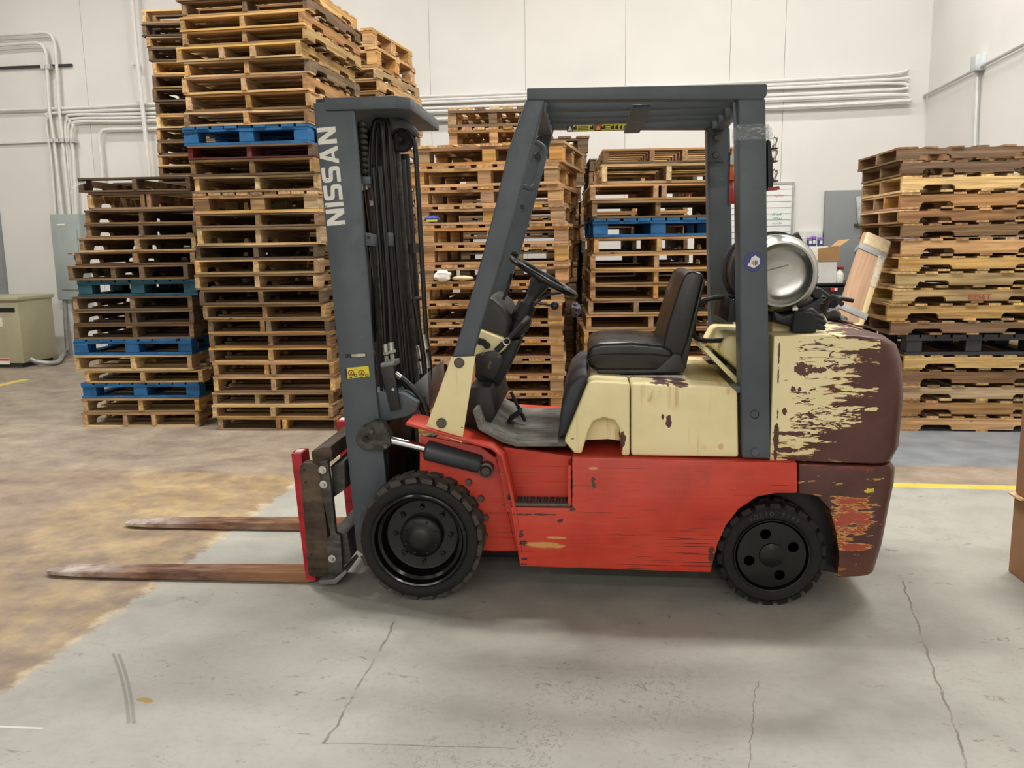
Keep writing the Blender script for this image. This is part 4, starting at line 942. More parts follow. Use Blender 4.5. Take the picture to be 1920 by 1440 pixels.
for q, r_ in (((1415, 777), 0.017), ((1416, 848), 0.018)):
    P(MB().lathe([(0.0, 0.008 if r_ < 0.0175 else -0.006), (r_*0.8, 0.008 if r_ < 0.0175 else -0.006), (r_, -0.002), (r_, 0.004)], TP(q[0], q[1], -0.472), 'Y', 20, cap=False), 'post_plug', BLACKM if r_ < 0.0175 else GREY)
xa, za = T(1003, 178, -0.40); xb, zb_ = T(1410, 172, -0.40)
rz = 2.055
P(MB().box((T(1004, 178, -0.40)[0], 0, rz-0.005), (0.07, 0.76, 0.075)), 'front_cross_tube', GREY, bevel=0.008)
P(MB().box((T(1412, 178, -0.40)[0]-0.02, 0, rz-0.005), (0.06, 0.76, 0.075)), 'rear_cross_tube', GREY, bevel=0.008)
P(MB().box((0.93, 0, rz-0.035), (0.075, 0.76, 0.02)), 'centre_cross_plate', GREY, bevel=0.004)
for yy in (-0.20, 0.0, 0.18):
    P(MB().box(((xa+xb)/2, yy, rz+0.0), (xb-xa, 0.05, 0.04)), 'roof_bar', GREY, bevel=0.004)
# guard labels on the far rail
lab = MB(); 
def decal(pts_c, w_, h_, y, m, name, parent, rot=None, th=0.0015):
    return MB().box((pts_c[0], y, pts_c[1]), (w_, th, h_), rot).build(name, m, parent)
ly = 0.359
wl0 = T(1063, 239, 0.36); wl1 = T(1180, 239, 0.36); wL = wl1[0]-wl0[0]
LZ = T(1120, 239.5, 0.36)[1]
gl = P(MB().box(((wl0[0]+wl1[0])/2, ly-0.001, LZ), (wL, 0.002, 0.032)), 'guard_label', DKLAB)
for f0, f1, m_ in ((0.10, 0.44, YELL), (0.45, 0.55, REDL), (0.56, 0.99, YELL)):
    MB().box((wl0[0]+wL*(f0+f1)/2, ly-0.0025, LZ), (wL*(f1-f0), 0.002, 0.029)).build('label_field', m_, gl)
for f0 in (0.05, 0.50):
    MB().prism([(wl0[0]+wL*f0-0.011, LZ-0.010), (wl0[0]+wL*f0+0.011, LZ-0.010), (wl0[0]+wL*f0, LZ+0.011)], ly-0.006, ly-0.0045).build('warning_triangle', WHITEP if f0 < 0.1 else YELL, gl)
ic = MB()
for f0, ww in ((0.13, 0.016), (0.40, 0.018), (0.59, 0.018), (0.73, 0.014), (0.80, 0.014), (0.87, 0.010), (0.95, 0.018)):
    ic.box((wl0[0]+wL*f0, ly-0.0045, LZ-0.001), (ww, 0.001, 0.014)).box((wl0[0]+wL*f0+0.004, ly-0.0045, LZ+0.009), (ww*0.4, 0.001, 0.006))
for k in range(3): ic.box((wl0[0]+wL*0.26, ly-0.0045, LZ-0.008+k*0.008), (wL*0.17, 0.001, 0.0025)); ic.box((wl0[0]+wL*0.66, ly-0.0045, LZ-0.008+k*0.008), (wL*0.08, 0.001, 0.0025))
ic.build('pictogram', DKLAB, gl)['kind'] = 'stuff'
# grab handle on the near front post, plates on the far post
P(MB().tube(smooth_path([TP(992, 266, -0.41), TP(1008, 268, -0.40), TP(1021, 282, -0.39), TP(1014, 318, -0.39), TP(1004, 346, -0.39), TP(994, 353, -0.40), TP(974, 346, -0.41)], 5), 0.0105, 10), 'grab_handle', GREY)
for q in ((1012, 262), (1008, 292)):
    P(MB().lathe([(0.0, -0.012), (0.014, -0.012), (0.017, -0.006), (0.017, 0.004)], TP(q[0], q[1], 0.365), 'Y', 16, cap=False), 'post_bolt', GREASE_SHADE)
P(MB().lathe([(0.0, -0.002), (0.011, -0.002), (0.011, 0.004)], TP(979, 388, 0.368), 'Y', 16, cap=False), 'post_hole', DKLAB)
for q in ((1344, 259), (1342, 291)):
    P(MB().lathe([(0.0, -0.012), (0.013, -0.012), (0.017, -0.006), (0.017, 0.004)], TP(q[0], q[1], 0.345), 'Y', 16, cap=False), 'post_bolt', BOLTM)
P(MB().prism(TL([(1329, 248), (1358, 248), (1358, 304), (1329, 304)], 0.355), 0.345, 0.36), 'post_gusset', GREY, bevel=0.003)
# stretch wrap round the near rear post
def wrapmat():
    m = M('clear_stretch_wrap'); n = m.noise(m.scale(m.obj(), 20, 20, 60), 1.5, 5, 0.7, 1.5); m.bump(n, 0.9, 0.01)
    m.b.inputs['Alpha'].default_value = 0.42; m._in(m.b.inputs['Alpha'], m.ss(n, 0.42, 0.68, 0.12, 0.62))
    return m.out((0.75, 0.77, 0.78, 1), 0.18, 0, 0.8)
WRAP = wrapmat()
a_, b_ = T(1384, 233, -0.47), T(1440, 262, -0.47)
wr = MB()
wr.slab([(a_[0]-0.004, -0.476), (b_[0]+0.004, -0.476), (b_[0]+0.004, -0.352), (a_[0]-0.004, -0.352)], b_[1], a_[1])
P(wr, 'stretch_wrap', WRAP, bevel=0.006)
P(MB().sphere(TP(1440, 252, -0.44), 0.03, (0.5, 0.8, 1.0), 10, 0.25, 3), 'wrap_bunch', WRAP)
# round sticker
cst = TP(1413, 491, -0.473)
st_ = P(MB().lathe([(0.0, -0.0012), (0.036, -0.0012), (0.036, 0.001)], cst, 'Y', 32, cap=False), 'round_sticker', plain('sticker_blue', (58, 66, 128), 0.5))
MB().prism([(cst.x-0.024, cst.z-0.014), (cst.x+0.002, cst.z-0.024), (cst.x+0.022, cst.z-0.01), (cst.x+0.024, cst.z+0.012), (cst.x+0.006, cst.z+0.025), (cst.x-0.008, cst.z+0.018), (cst.x-0.014, cst.z+0.002)], cst.y-0.0024, cst.y-0.0012).build('sticker_centre', WHITEP, st_)
bn = MB()
for k, hh in enumerate((0.012, 0.018, 0.02, 0.016)): bn.box((cst.x-0.006+k*0.006, cst.y-0.003, cst.z-0.004), (0.003, 0.001, hh))
bn.build('sticker_print', DKLAB, st_)['kind'] = 'stuff'
# lamps
tlb = P(MB().box(TP(1363, 338, 0.40), (0.02, 0.08, 0.26)), 'tail_lamp', BLACKM, bevel=0.004)
xq = TP(1374, 338, 0.40).x
for (ya, yb, c_, nm) in ((292, 311, (224, 222, 216), 'clear_lens'), (311, 340, (226, 92, 28), 'amber_lens'), (340, 383, (176, 22, 34), 'red_lens')):
    z0, z1 = T(1370, yb, 0.42)[1], T(1370, ya, 0.42)[1]
    MB().box((xq, 0.40, (z0+z1)/2), (0.046, 0.085, z1-z0)).build(nm, plain(nm, c_, 0.18, 0, 0.05, 6, 0.6), tlb, bevel=0.006)
lx = T(1440, 310, -0.42)[0]
hl = P(MB().prism(TL([(1437, 263), (1442, 266), (1446, 300), (1447, 352), (1437, 356)], -0.42), -0.45, -0.38), 'broken_lamp_base', BLACKM, bevel=0.003)
GL = M('bulb_glass'); GL.b.inputs['Transmission Weight'].default_value = 1.0; GL = GL.out((0.95, 0.95, 0.95, 1), 0.03)
for py in (266, 290, 327):
    c = TP(1452, py, -0.42)
    MB().lathe([(0.006, -0.016), (0.008, -0.012), (0.013, 0.004), (0.013, 0.014), (0.0, 0.024)], c, 'Z', 14).build('bulb', GL, hl)
    MB().lathe([(0.008, -0.03), (0.008, -0.012), (0.0, -0.012)], c, 'Z', 10).build('bulb_socket', SILV, hl)
    MB().box(c+Vector((-0.004, 0, -0.026)), (0.03, 0.05, 0.004)).build('contact_tab', BLACKM, hl)
MB().prism(TL([(1437, 352), (1458, 350), (1459, 356), (1437, 358)], -0.42), -0.45, -0.38).build('red_lens_shard', plain('red_lens_2', (150, 24, 34), 0.3), hl)

# ------------------------------------------------------------------ mast
MY = -0.36
mc = TL([(587, 193), (658, 190), (666, 215), (683, 440), (706, 740), (722, 880), (730, 1000), (690, 1050), (668, 1030), (661, 951), (650, 840), (636, 680), (612, 440)], MY)
def mshift(pts, dx): return [(x+dx, z) for x, z in pts]
mast = P(MB().prism(mc, MY, MY+0.022), 'mast_channel', GREY, bevel=0.004)
P(MB().prism(mc, -MY-0.022, -MY), 'mast_channel', GREY, bevel=0.004)
# front flange turned in, and the inner channels, painted black for the shade inside the mast
fl_ = TL([(589, 200), (597, 200), (618, 440), (643, 680), (668, 960), (661, 951), (636, 680), (612, 440)], MY)
for y0, y1 in ((MY+0.02, MY+0.10), (-MY-0.10, -MY-0.02)):
    P(MB().prism(fl_, y0, y1), 'mast_flange', GREASE_SHADE)
inn = TL([(668, 222), (680, 222), (698, 440), (722, 740), (738, 960), (728, 960), (712, 740), (688, 440)], MY+0.04)
P(MB().tube([TP(700, 462, -0.32), TP(716, 735, -0.32)], 0.008, 6), 'inner_rail', GREASE_SHADE)
P(MB().tube([TP(706, 462, -0.30), TP(722, 735, -0.30)], 0.006, 6), 'inner_rail', CARM)
P(MB().prism(inn, 0.24, 0.335), 'inner_channel', GREASE_SHADE)
inn2 = TL([(600, 205), (668, 205), (690, 440), (728, 960), (660, 960), (624, 440)], MY+0.04)
P(MB().prism(inn2, 0.325, 0.335), 'inner_web', GREASE_SHADE)  # dark sheet over the far channel's inner face, shade put into the colour
# top tie plate
tpl = [T(609, 200, MY-0.01), T(766, 190, MY-0.01)]
zt0 = T(690, 181, MY-0.01)[1]; xq0, xq1 = tpl[0][0], tpl[1][0]
tie = P(MB().slab([(xq0+0.0, MY-0.012), (xq1-0.05, MY-0.012), (xq1, MY+0.03), (xq1, 0.36), (xq1-0.16, 0.372), (xq0, 0.372)], zt0-0.05, zt0), 'top_tie_plate', GREY, bevel=0.004)
P(MB().prism([(xq0-0.045, zt0-0.11), (xq0+0.0, zt0-0.11), (xq0+0.0, zt0), (xq0-0.045, zt0)], MY+0.02, -MY-0.02), 'mast_cross_member', GREASE_SHADE)
P(MB().tube(smooth_path([TP(740, 226, -0.10), TP(760, 232, -0.10), TP(774, 244, -0.08), TP(780, 252, -0.05)], 5), 0.016, 8), 'hose_guide', GREY)
# raised lettering painted up the channel
def glyph(ch):
    if ch == 'N': return [[(0, 0), (0.24, 0), (0.24, 0.62), (0.62, 0), (0.90, 0), (0.90, 1), (0.66, 1), (0.66, 0.40), (0.28, 1), (0, 1)]], 0.90
    if ch == 'I': return [[(0, 0), (0.24, 0), (0.24, 1), (0, 1)]], 0.24
    if ch == 'A': return [[(0, 0), (0.25, 0), (0.32, 0.2), (0.36, 0.36), (0.48, 0.74), (0.60, 0.36), (0.66, 0.2), (0.72, 0), (0.97, 0), (0.62, 1), (0.35, 1)], [(0.30, 0.2), (0.68, 0.2), (0.64, 0.36), (0.34, 0.36)]], 0.97
    if ch == 'S': return [[(0, 0), (0.70, 0), (0.82, 0.06), (0.86, 0.16), (0.86, 0.44), (0.80, 0.55), (0.68, 0.60), (0.26, 0.63), (0.24, 0.68), (0.24, 0.76), (0.28, 0.80), (0.82, 0.80), (0.82, 1), (0.18, 1), (0.05, 0.95), (0, 0.84), (0, 0.58), (0.06, 0.47), (0.18, 0.42), (0.60, 0.39), (0.62, 0.34), (0.62, 0.25), (0.58, 0.20), (0, 0.20)]], 0.86
b0, b1 = TP(634, 425, MY), TP(607, 238, MY)      # baseline side is toward larger x
q0 = Vector(T(648, 421, MY)); q1 = Vector(T(629, 237, MY)); r0 = Vector(T(614, 427, MY))
ud = (q1-q0); Lt = ud.length; ud.normalize(); vd = Vector((-ud.y, ud.x)); vd = vd if vd.dot(r0-q0) > 0 else -vd
cap_h = abs((r0-q0).dot(vd))
word = 'NISSAN'; gap = 0.12
tot = sum(glyph(c)[1] for c in word) + gap*(len(word)-1); uw = Lt/tot; cu_ = 0.0
lt = MB()
for chx in word:
    polys, adv = glyph(chx)
    for k, pg in enumerate(polys):
        pts = [q0 + ud*((cu_+a)*uw) + vd*(b*cap_h) for a, b in pg]
        lt.prism([(p.x, p.y) for p in pts], MY-0.0013-0.0002*k, MY+0.0005)
    cu_ += adv+gap
def letterpaint():
    m = M('chipped_white_lettering'); n = m.noise(m.obj(), 45, 4, 0.6)
    return m.out(m.mix(m.ss(n, 0.66, 0.69), lin((226, 224, 216))[:3], lin((82, 88, 92))[:3]), 0.5)
lt.build('lettering', letterpaint(), mast, smooth=False)
# nameplate and warning label on the channel
def face_rect(p00, p10, p11, p01, y, th, name, m, parent):
    return MB().prism(TL([p00, p10, p11, p01], MY), y-th, y).build(name, m, parent, smooth=False)
face_rect((648, 664), (687, 662), (688, 669), (649, 671), MY, 0.0015, 'nameplate', DKLAB, mast)
face_rect((659, 664), (685, 662.7), (685.5, 668), (659.5, 669.5), MY-0.0015, 0.001, 'plate_print', SILV, mast)
wl_ = face_rect((650, 690), (691, 686), (693, 706), (652, 710), MY, 0.0015, 'warning_label', YELL, mast)
face_rect((646, 694), (650, 690), (652, 710), (649, 709), MY, 0.0015, 'label_tag', DKLAB, mast)
wi = MB()
for px in (658.5, 678):
    c = T(px, 699.5, MY); ring = []
    for k in range(20): wi.box((c[0]+0.012*math.cos(2*PI*k/20), MY-0.0022, c[1]+0.012*math.sin(2*PI*k/20)), (0.0042, 0.0012, 0.0042))
wi.build('prohibition_ring', REDL, wl_)['kind'] = 'stuff'
wi = MB()
for px, qx in ((658.5, 667), (678, 688)):
    c = T(px, 700, MY); wi.box((c[0], MY-0.0024, c[1]), (0.004, 0.0012, 0.014), Matrix.Rotation(0.5, 3, 'Y')).box((c[0]+0.004, MY-0.0024, c[1]-0.004), (0.010, 0.0012, 0.003)).box((c[0]-0.002, MY-0.0024, c[1]-0.019), (0.012, 0.0012, 0.003))
    d = T(qx, 704, MY)
    for k in range(12): wi.box((d[0]+0.006*math.cos(2*PI*k/12), MY-0.0024, d[1]+0.006*math.sin(2*PI*k/12)), (0.003, 0.0012, 0.003))
wi.build('pictogram', DKLAB, wl_)['kind'] = 'stuff'
# lift cylinders, rods, chains and hoses
def mtube(pts, y, r, name, m, n=10, k=5, ys=None):
    pth = [TP(a, b, y if ys is None else ys[i]) for i, (a, b) in enumerate(pts)]
    return P(MB().tube(smooth_path(pth, k) if len(pth) > 2 else pth, r, n), name, m)
mtube([(706, 462), (724, 600), (742, 752)], -0.20, 0.034, 'lift_cylinder', GREASE_SHADE, 16)
mtube([(690, 352), (697, 410), (706, 470)], -0.22, 0.018, 'lift_rod', rusty('oily_rod', (40, 30, 26), (62, 46, 38), (84, 62, 50)), 12)
mtube([(686, 344), (688, 356)], -0.22, 0.021, 'rod_fitting', SILV, 12)
mtube([(757, 290), (767, 440), (778, 600), (787, 740)], 0.20, 0.029, 'lift_cylinder', GREASE_SHADE, 16)
mtube([(742, 250), (752, 400), (770, 600), (783, 750)], 0.0, 0.016, 'centre_rod', CARM, 10)
mtube([(732, 262), (742, 400), (760, 600), (776, 745)], -0.10, 0.017, 'centre_rod', GREASE_SHADE, 10)
mtube([(752, 300), (764, 480), (780, 720)], 0.08, 0.02, 'free_lift_cylinder', BLACKM, 12)
mtube([(700, 640), (698, 460), (696, 320), (700, 240), (708, 226), (716, 240), (722, 330), (732, 480), (746, 620), (756, 740)], -0.16, 0.011, 'hydraulic_hose', HOSE)
mtube([(716, 640), (712, 480), (706, 320), (708, 238), (718, 222), (728, 238), (734, 330), (745, 480), (757, 620), (766, 740)], -0.12, 0.012, 'hydraulic_hose', HOSE)
mtube([(764, 246), (772, 256), (779, 280), (785, 378), (789, 450), (794, 540), (799, 625), (806, 690), (803, 740), (800, 790)], -0.06, 0.011, 'hydraulic_hose', HOSE)
mtube([(776, 560), (786, 620), (795, 680), (797, 740), (795, 800)], -0.10, 0.011, 'hydraulic_hose', HOSE)
for a, b in (((793, 628), (799, 655)), ((797, 662), (802, 690)), ((785, 648), (790, 672)), ((788, 678), (792, 700))):
    mtube([a, b], -0.08, 0.014, 'hose_fitting', SILV, 10)
for k, (px, py) in enumerate(((722, 645), (733, 642))):
    mtube([(px, py), (px+2, py+20)], -0.30, 0.013, 'hose_fitting', SILV, 10)
    mtube([(px+2, py+22), (px+4, py+38)], -0.30, 0.010, 'hose_fitting', SILV, 6)
    mtube([(px+2, py+14), (px+3, py+19)], -0.30, 0.017, 'hex_nut', SILV, 6)
    mtube([(px, py), (px-6, py-120), (px-14, py-230), (px-22, py-330)], -0.27, 0.011, 'hydraulic_hose', HOSE)
sp_ = MB()
for k in range(9): sp_.lathe([(0.013, -0.002), (0.015, 0), (0.013, 0.002)], TP(698.5+k*0.5, 310+k*5.2, -0.16), 'Z', 12)
P(sp_, 'hose_spring', BLACKM)['kind'] = 'stuff'
chn = P(MB().tube([TP(679, 226, -0.285), TP(684, 330, -0.285)], 0.004, 6), 'lift_chain', GREASE_SHADE)
for k in range(9):
    py = 234+k*11
    c = TP(679.5+k*0.45, py, -0.285)
    for yy in (-0.014, 0.014):
        MB().prism([(c.x-0.017, c.z+0.004), (c.x-0.010, c.z+0.011), (c.x+0.010, c.z+0.011), (c.x+0.017, c.z+0.004), (c.x+0.017, c.z-0.004), (c.x+0.010, c.z-0.011), (c.x-0.010, c.z-0.011), (c.x-0.017, c.z-0.004)], c.y+yy-0.003, c.y+yy+0.003).build('chain_link', BLACKM, chn, bevel=0.002)
P(MB().lathe([(0.052, -0.02), (0.052, -0.014), (0.044, -0.01), (0.044, 0.01), (0.052, 0.014), (0.052, 0.02), (0.012, 0.022), (0.0, 0.022)], TP(753, 263, -0.03), 'Y', 32, cap=False), 'chain_pulley', BLACKM)
P(MB().lathe([(0.0, -0.03), (0.01, -0.03), (0.012, -0.02)], TP(753, 263, -0.03), 'Y', 12, cap=False), 'pulley_pin', BLACKM)
P(MB().prism(TL([(673, 331), (694, 331), (695, 346), (675, 345)], -0.30), -0.31, -0.2), 'chain_anchor', GREY, bevel=0.003)
cb = P(MB().prism(TL([(680, 436), (701, 441), (702, 462), (683, 460)], -0.345), -0.35, -0.22), 'cylinder_bracket', GREY, bevel=0.003)
MB().lathe([(0.0, -0.006), (0.006, -0.006), (0.006, 0.002)], TP(691, 445, -0.352), 'Y', 10, cap=False).build('bolt', GREASE_SHADE, cb)
P(MB().prism(TL([(706, 438), (730, 436), (731, 462), (707, 462)], -0.24), -0.25, -0.16), 'cylinder_bracket', GREY, bevel=0.003)
P(MB().box(TP(697, 381, -0.25), (0.014, 0.02, 0.02)), 'hose_clip', SILV); P(MB().box(TP(708, 380, -0.2), (0.008, 0.02, 0.02)), 'hose_clip', SILV)
P(MB().prism(TL([(762, 456), (778, 456), (779, 474), (763, 474)], 0.1), 0.06, 0.3), 'cylinder_bracket', GREASE_SHADE)
P(MB().lathe([(0.042, -0.008), (0.046, 0.0), (0.042, 0.008)], TP(767, 459, 0.2), 'Z', 20), 'clamp_ring', RUSTP); P(MB().lathe([(0.042, -0.008), (0.046, 0.0), (0.042, 0.008)], TP(776, 559, 0.2), 'Z', 20), 'clamp_ring', RUSTP)
# cross members and anchor bracket
P(MB().prism(TL([(695, 735), (722, 731), (760, 734), (788, 752), (783, 770), (765, 778), (735, 785), (705, 786), (697, 780)], -0.30), -0.34, -0.15), 'mast_gusset', GREY, bevel=0.006)
P(MB().prism(TL([(760, 734), (804, 697), (807, 756), (792, 786), (770, 780)], -0.12), -0.14, 0.30), 'mast_cross_plate', SILVB, bevel=0.004)
ab = P(MB().prism(TL([(715, 688), (739, 684), (752, 766), (733, 769)], -0.355), -0.375, -0.355), 'anchor_bracket', BLACKM, bevel=0.002)
for px, py in ((734, 712), (737, 730), (741, 745), (744, 757)):
    MB().lathe([(0.0, -0.001), (0.006, -0.001), (0.006, 0.003)], TP(px, py, -0.3755), 'Y', 12, cap=False).build('bracket_bolt', SILV if py == 730 else DKLAB, ab)
P(MB().prism(TL([(716, 680), (741, 676), (742, 686), (717, 690)], -0.33), -0.36, -0.24), 'hose_manifold', SILVB, bevel=0.002)
mtube([(742, 700), (752, 708)], -0.30, 0.012, 'hose_fitting', SILV, 10)
mtube([(748, 705), (768, 722), (788, 745), (800, 772), (806, 800)], -0.28, 0.014, 'hydraulic_hose', HOSE)
mtube([(744, 706), (762, 724), (780, 746), (793, 770), (800, 800)], -0.24, 0.013, 'hydraulic_hose', HOSE)
P(MB().box(TP(750, 850, 0.0), (0.03, 0.6, 0.4)), 'dash_front_plate', DKLAB)
# tilt cylinder
ce = TP(694, 818, MY-0.02)
P(MB().lathe([(0.0, -0.055), (0.014, -0.055), (0.018, -0.05), (0.022, -0.05), (0.05, -0.046), (0.054, -0.04), (0.054, 0.05)], ce, 'Y', 32, cap=False), 'tilt_boss', CARM)
P(MB().prism(TL([(690, 795), (705, 786), (722, 788), (736, 812), (736, 832), (722, 842), (706, 838)], MY-0.03), MY-0.075, MY-0.01), 'tilt_clevis', CARM, bevel=0.006)
for q in ((697, 808), (724, 836)): P(MB().lathe([(0, -0.012), (0.010, -0.012), (0.012, 0.004)], TP(q[0], q[1], MY-0.078), 'Y', 6, cap=False), 'clevis_bolt', BOLTM)
P(MB().lathe([(0, -0.012), (0.012, -0.012), (0.014, 0.004)], ce+Vector((-0.005, -0.056, 0)), 'Y', 14, cap=False), 'boss_pin', GREASE_SHADE)
P(MB().tube([TP(734, 825, MY-0.04), TP(802, 842, MY-0.04)], 0.0185, 16), 'tilt_rod', CHROME)
P(MB().tube([TP(797, 843, MY-0.04), TP(801, 844, MY-0.04), TP(898, 870, MY-0.04), TP(902, 871, MY-0.04)], [0.030, 0.044, 0.040, 0.034], 20), 'tilt_cylinder', plain('cylinder_grey', (52, 58, 62), 0.45, 0, 0.12, 8), bevel=0)
P(MB().lathe([(0, -0.03), (0.018, -0.03), (0.022, -0.024), (0.022, 0.03)], TP(912, 881, MY-0.04), 'Y', 16, cap=False), 'cylinder_pin', RUSTP)
P(MB().lathe([(0.024, -0.024), (0.032, -0.02), (0.032, 0.03)], TP(912, 880, MY-0.04), 'Y', 20, cap=False), 'cylinder_eye', BOLTM)

# carriage and forks
cx0 = T(575, 900, -0.30)[0]
def fork(yc, name):
    hw = 0.052; x_h = -0.545; zt_ = 0.052
    # blade: tapers to the tip
    xs = [(-1.80, 0.016, 0.025, 0.012), (-1.785, 0.014, 0.027, 0.034), (-1.74, 0.012, 0.030, 0.046), (-1.62, 0.009, 0.034, hw), (-1.2, 0.004, 0.043, hw), (x_h, 0.003, zt_, hw), (x_h+0.045, 0.012, zt_, hw)]
    f_ = P(MB().loft([[(x, yc-w2, z0), (x, yc+w2, z0), (x, yc+w2, z1), (x, yc-w2, z1)] for x, z0, z1, w2 in xs]), name, FORKM, bevel=0.003, seg=1)
    sh = MB().prism([(x_h-0.002, 0.02), (x_h+0.046, 0.012), (x_h+0.01, 0.60), (x_h-0.036, 0.60)], yc-hw-0.002, yc+hw+0.002)
    sh.build('fork_shank', REDF, f_, bevel=0.004)
    MB().box((x_h-0.013+0.0, yc, 0.6015), (0.03, 0.05, 0.003)).build('shank_sticker', WHITEP, f_)
    MB().prism([(x_h-0.004, 0.10), (x_h-0.012, 0.10), (x_h-0.046, 0.58), (x_h-0.038, 0.60)], yc-0.02, yc+0.02).build('shank_wear_strip', RUSTP, f_)
    return f_
fork(-0.297, 'fork'); fork(0.40, 'fork')
yn = -0.43
P(MB().prism(TL([(566, 872), (573, 864), (602, 868), (604, 880), (626, 1070), (594, 1078), (582, 1075)], -0.37), -0.40, -0.345), 'carriage_side_plate', RUSTP, bevel=0.004)
for q in ((570, 881), (573, 905), (584, 1040), (590, 1066)):
    P(MB().lathe([(0, -0.002), (0.005, -0.002), (0.005, 0.003)], TP(q[0], q[1], -0.401), 'Y', 10, cap=False), 'plate_hole', DKLAB)
P(MB().prism(TL([(584, 846), (604, 838), (622, 836), (626, 862), (606, 872), (588, 872)], -0.38), -0.39, 0.44), 'upper_carriage_bar', RUSTP, bevel=0.006)
P(MB().prism(TL([(622, 872), (648, 862), (650, 915), (628, 930)], -0.36), -0.38, 0.42), 'upper_carriage_plate', CARM, bevel=0.004)
P(MB().prism(TL([(618, 1003), (652, 998), (660, 1045), (634, 1072), (622, 1062)], -0.38), -0.39, 0.44), 'lower_carriage_bar', CARM, bevel=0.006)
sp = P(MB().prism(TL([(600, 866), (616, 862), (625, 930), (631, 998), (640, 1002), (644, 1070), (628, 1080), (617, 1072), (614, 1010), (621, 1000), (606, 930)], -0.41), -0.425, -0.395), 'carriage_end_bracket', CARM, bevel=0.004)
for q in ((606, 880), (608, 907), (624, 1046)):
    c = TP(q[0], q[1], -0.425)
    MB().lathe([(0, -0.028), (0.008, -0.028), (0.009, -0.014), (0.018, -0.013), (0.018, 0)], c, 'Y', 8, cap=False).build('carriage_bolt', SILV, sp)
P(MB().prism(TL([(602, 1082), (630, 1080), (652, 1062), (655, 1068), (634, 1090), (606, 1090)], -0.36), -0.40, -0.2), 'lower_skid', SILVB, bevel=0.003)

# ------------------------------------------------------------------ steering and controls
hubp = TP(1003, 545, 0.0)
wc = TP(1019, 519, 0.0)
ax = (Vector(T(1080, 555, 0.0)) - Vector(T(957, 482, 0.0))); Rw = ax.length/2
tilt = math.atan2(-ax.y, ax.x)
Rm = Matrix.Rotation(tilt, 3, 'Y')
ring = [wc + Rm @ Vector((Rw*0.96*math.cos(2*PI*k/40), Rw*0.96*math.sin(2*PI*k/40), 0)) for k in range(41)]
sw = P(MB().tube(ring[:-1]+[ring[0]], 0.0145, 10, cap=False), 'steering_wheel', VINYL)
nrm = Rm @ Vector((0, 0, 1))
for k in range(3):
    a = 2*PI*k/3 + 0.5
    MB().tube([wc - nrm*0.03, wc + Rm @ Vector((Rw*0.93*math.cos(a), Rw*0.93*math.sin(a), 0))], 0.011, 8).build('spoke', VINYL, sw)
MB().tube([wc+nrm*0.004, wc-nrm*0.012, wc-nrm*0.05, wc-nrm*0.10], [0.035, 0.05, 0.042, 0.03], 20).build('horn_hub', PLAST, sw)
MB().lathe([(0.0, 0.035), (0.014, 0.03), (0.018, 0.018), (0.012, 0.004), (0.01, 0.0)], wc + Rm @ Vector((-Rw*0.9, 0.0, 0.006)), 'Z', 14, cap=False).build('spinner_knob', VINYL, sw)
P(MB().tube([wc-nrm*0.09, TP(980, 590, 0.0), TP(955, 640, 0.0), TP(905, 745, 0.0)], [0.026, 0.03, 0.036, 0.03], 14), 'steering_column', PLAST)
P(MB().tube([TP(989, 570, 0.0), TP(974, 600, 0.0)], 0.045, 16), 'column_shroud', BLACKM)
P(MB().prism(TL([(968, 612), (986, 600), (996, 606), (988, 622), (966, 636), (958, 628)], -0.05), -0.08, 0.05), 'tilt_clamp', BLACKM, bevel=0.006)
lv = P(MB().tube(smooth_path([TP(1000, 573, -0.04), TP(1016, 560, -0.05), TP(1030, 552, -0.06), TP(1052, 549, -0.08)]), 0.006, 8), 'turn_signal_stalk', PLAST)
lk = P(MB().tube([TP(1000, 566, -0.02), TP(1036, 573, -0.12)], 0.006, 8), 'direction_lever', BOLTM)
MB().sphere(TP(1040, 573, -0.12), 0.0185, n=14).build('lever_knob', BLACKM, lk)
P(MB().prism(TL([(914, 556), (928, 553), (950, 572), (962, 598), (958, 622), (938, 690), (905, 690), (890, 655), (905, 600)], 0.0), -0.15, 0.36), 'dashboard', PLAST, bevel=0.02, seg=3)
P(MB().prism(TL([(900, 618), (942, 634), (950, 652), (925, 672), (895, 672), (886, 660)], -0.20), -0.22, 0.36), 'cowl_panel', CREAM, bevel=0.006)
P(MB().prism(TL([(950, 640), (976, 636), (966, 665), (938, 722), (905, 716), (892, 705), (896, 672), (930, 660)], -0.10), -0.14, 0.2), 'column_cover', BLACKM, bevel=0.008)
lp = P(MB().prism(TL([(893, 664), (925, 656), (940, 668), (944, 678), (926, 712), (892, 698)], -0.24), -0.255, -0.245), 'lever_plate', BLACKM, bevel=0.003)
for q in ((905, 664), (936, 668), (931, 661)): MB().lathe([(0, -0.004), (0.008, -0.004), (0.01, 0.003)], TP(q[0], q[1], -0.256), 'Y', 12, cap=False).build('plate_bolt', BOLTM, lp)
MB().prism(TL([(915, 688), (919, 676), (923, 677), (918, 691)], -0.24), -0.257, -0.2545).build('plate_slot', BOLTM, lp)
P(MB().tube([TP(930, 658, -0.25), TP(948, 640, -0.25), TP(972, 618, -0.22), TP(990, 598, -0.15)], [0.013, 0.011, 0.013, 0.017], 10), 'parking_brake_lever', BLACKM)
P(MB().lathe([(0.012, -0.004), (0.017, -0.006), (0.017, 0.006)], TP(950, 640, -0.262), 'Y', 18, cap=False), 'lever_pivot', SILV)
for q in ((893, 640), (900, 642), (907, 648)): P(MB().lathe([(0, -0.01), (0.014, -0.01), (0.017, 0.006)], TP(q[0]+6, q[1], -0.222), 'Y', 14, cap=False), 'horn', BLACKM)
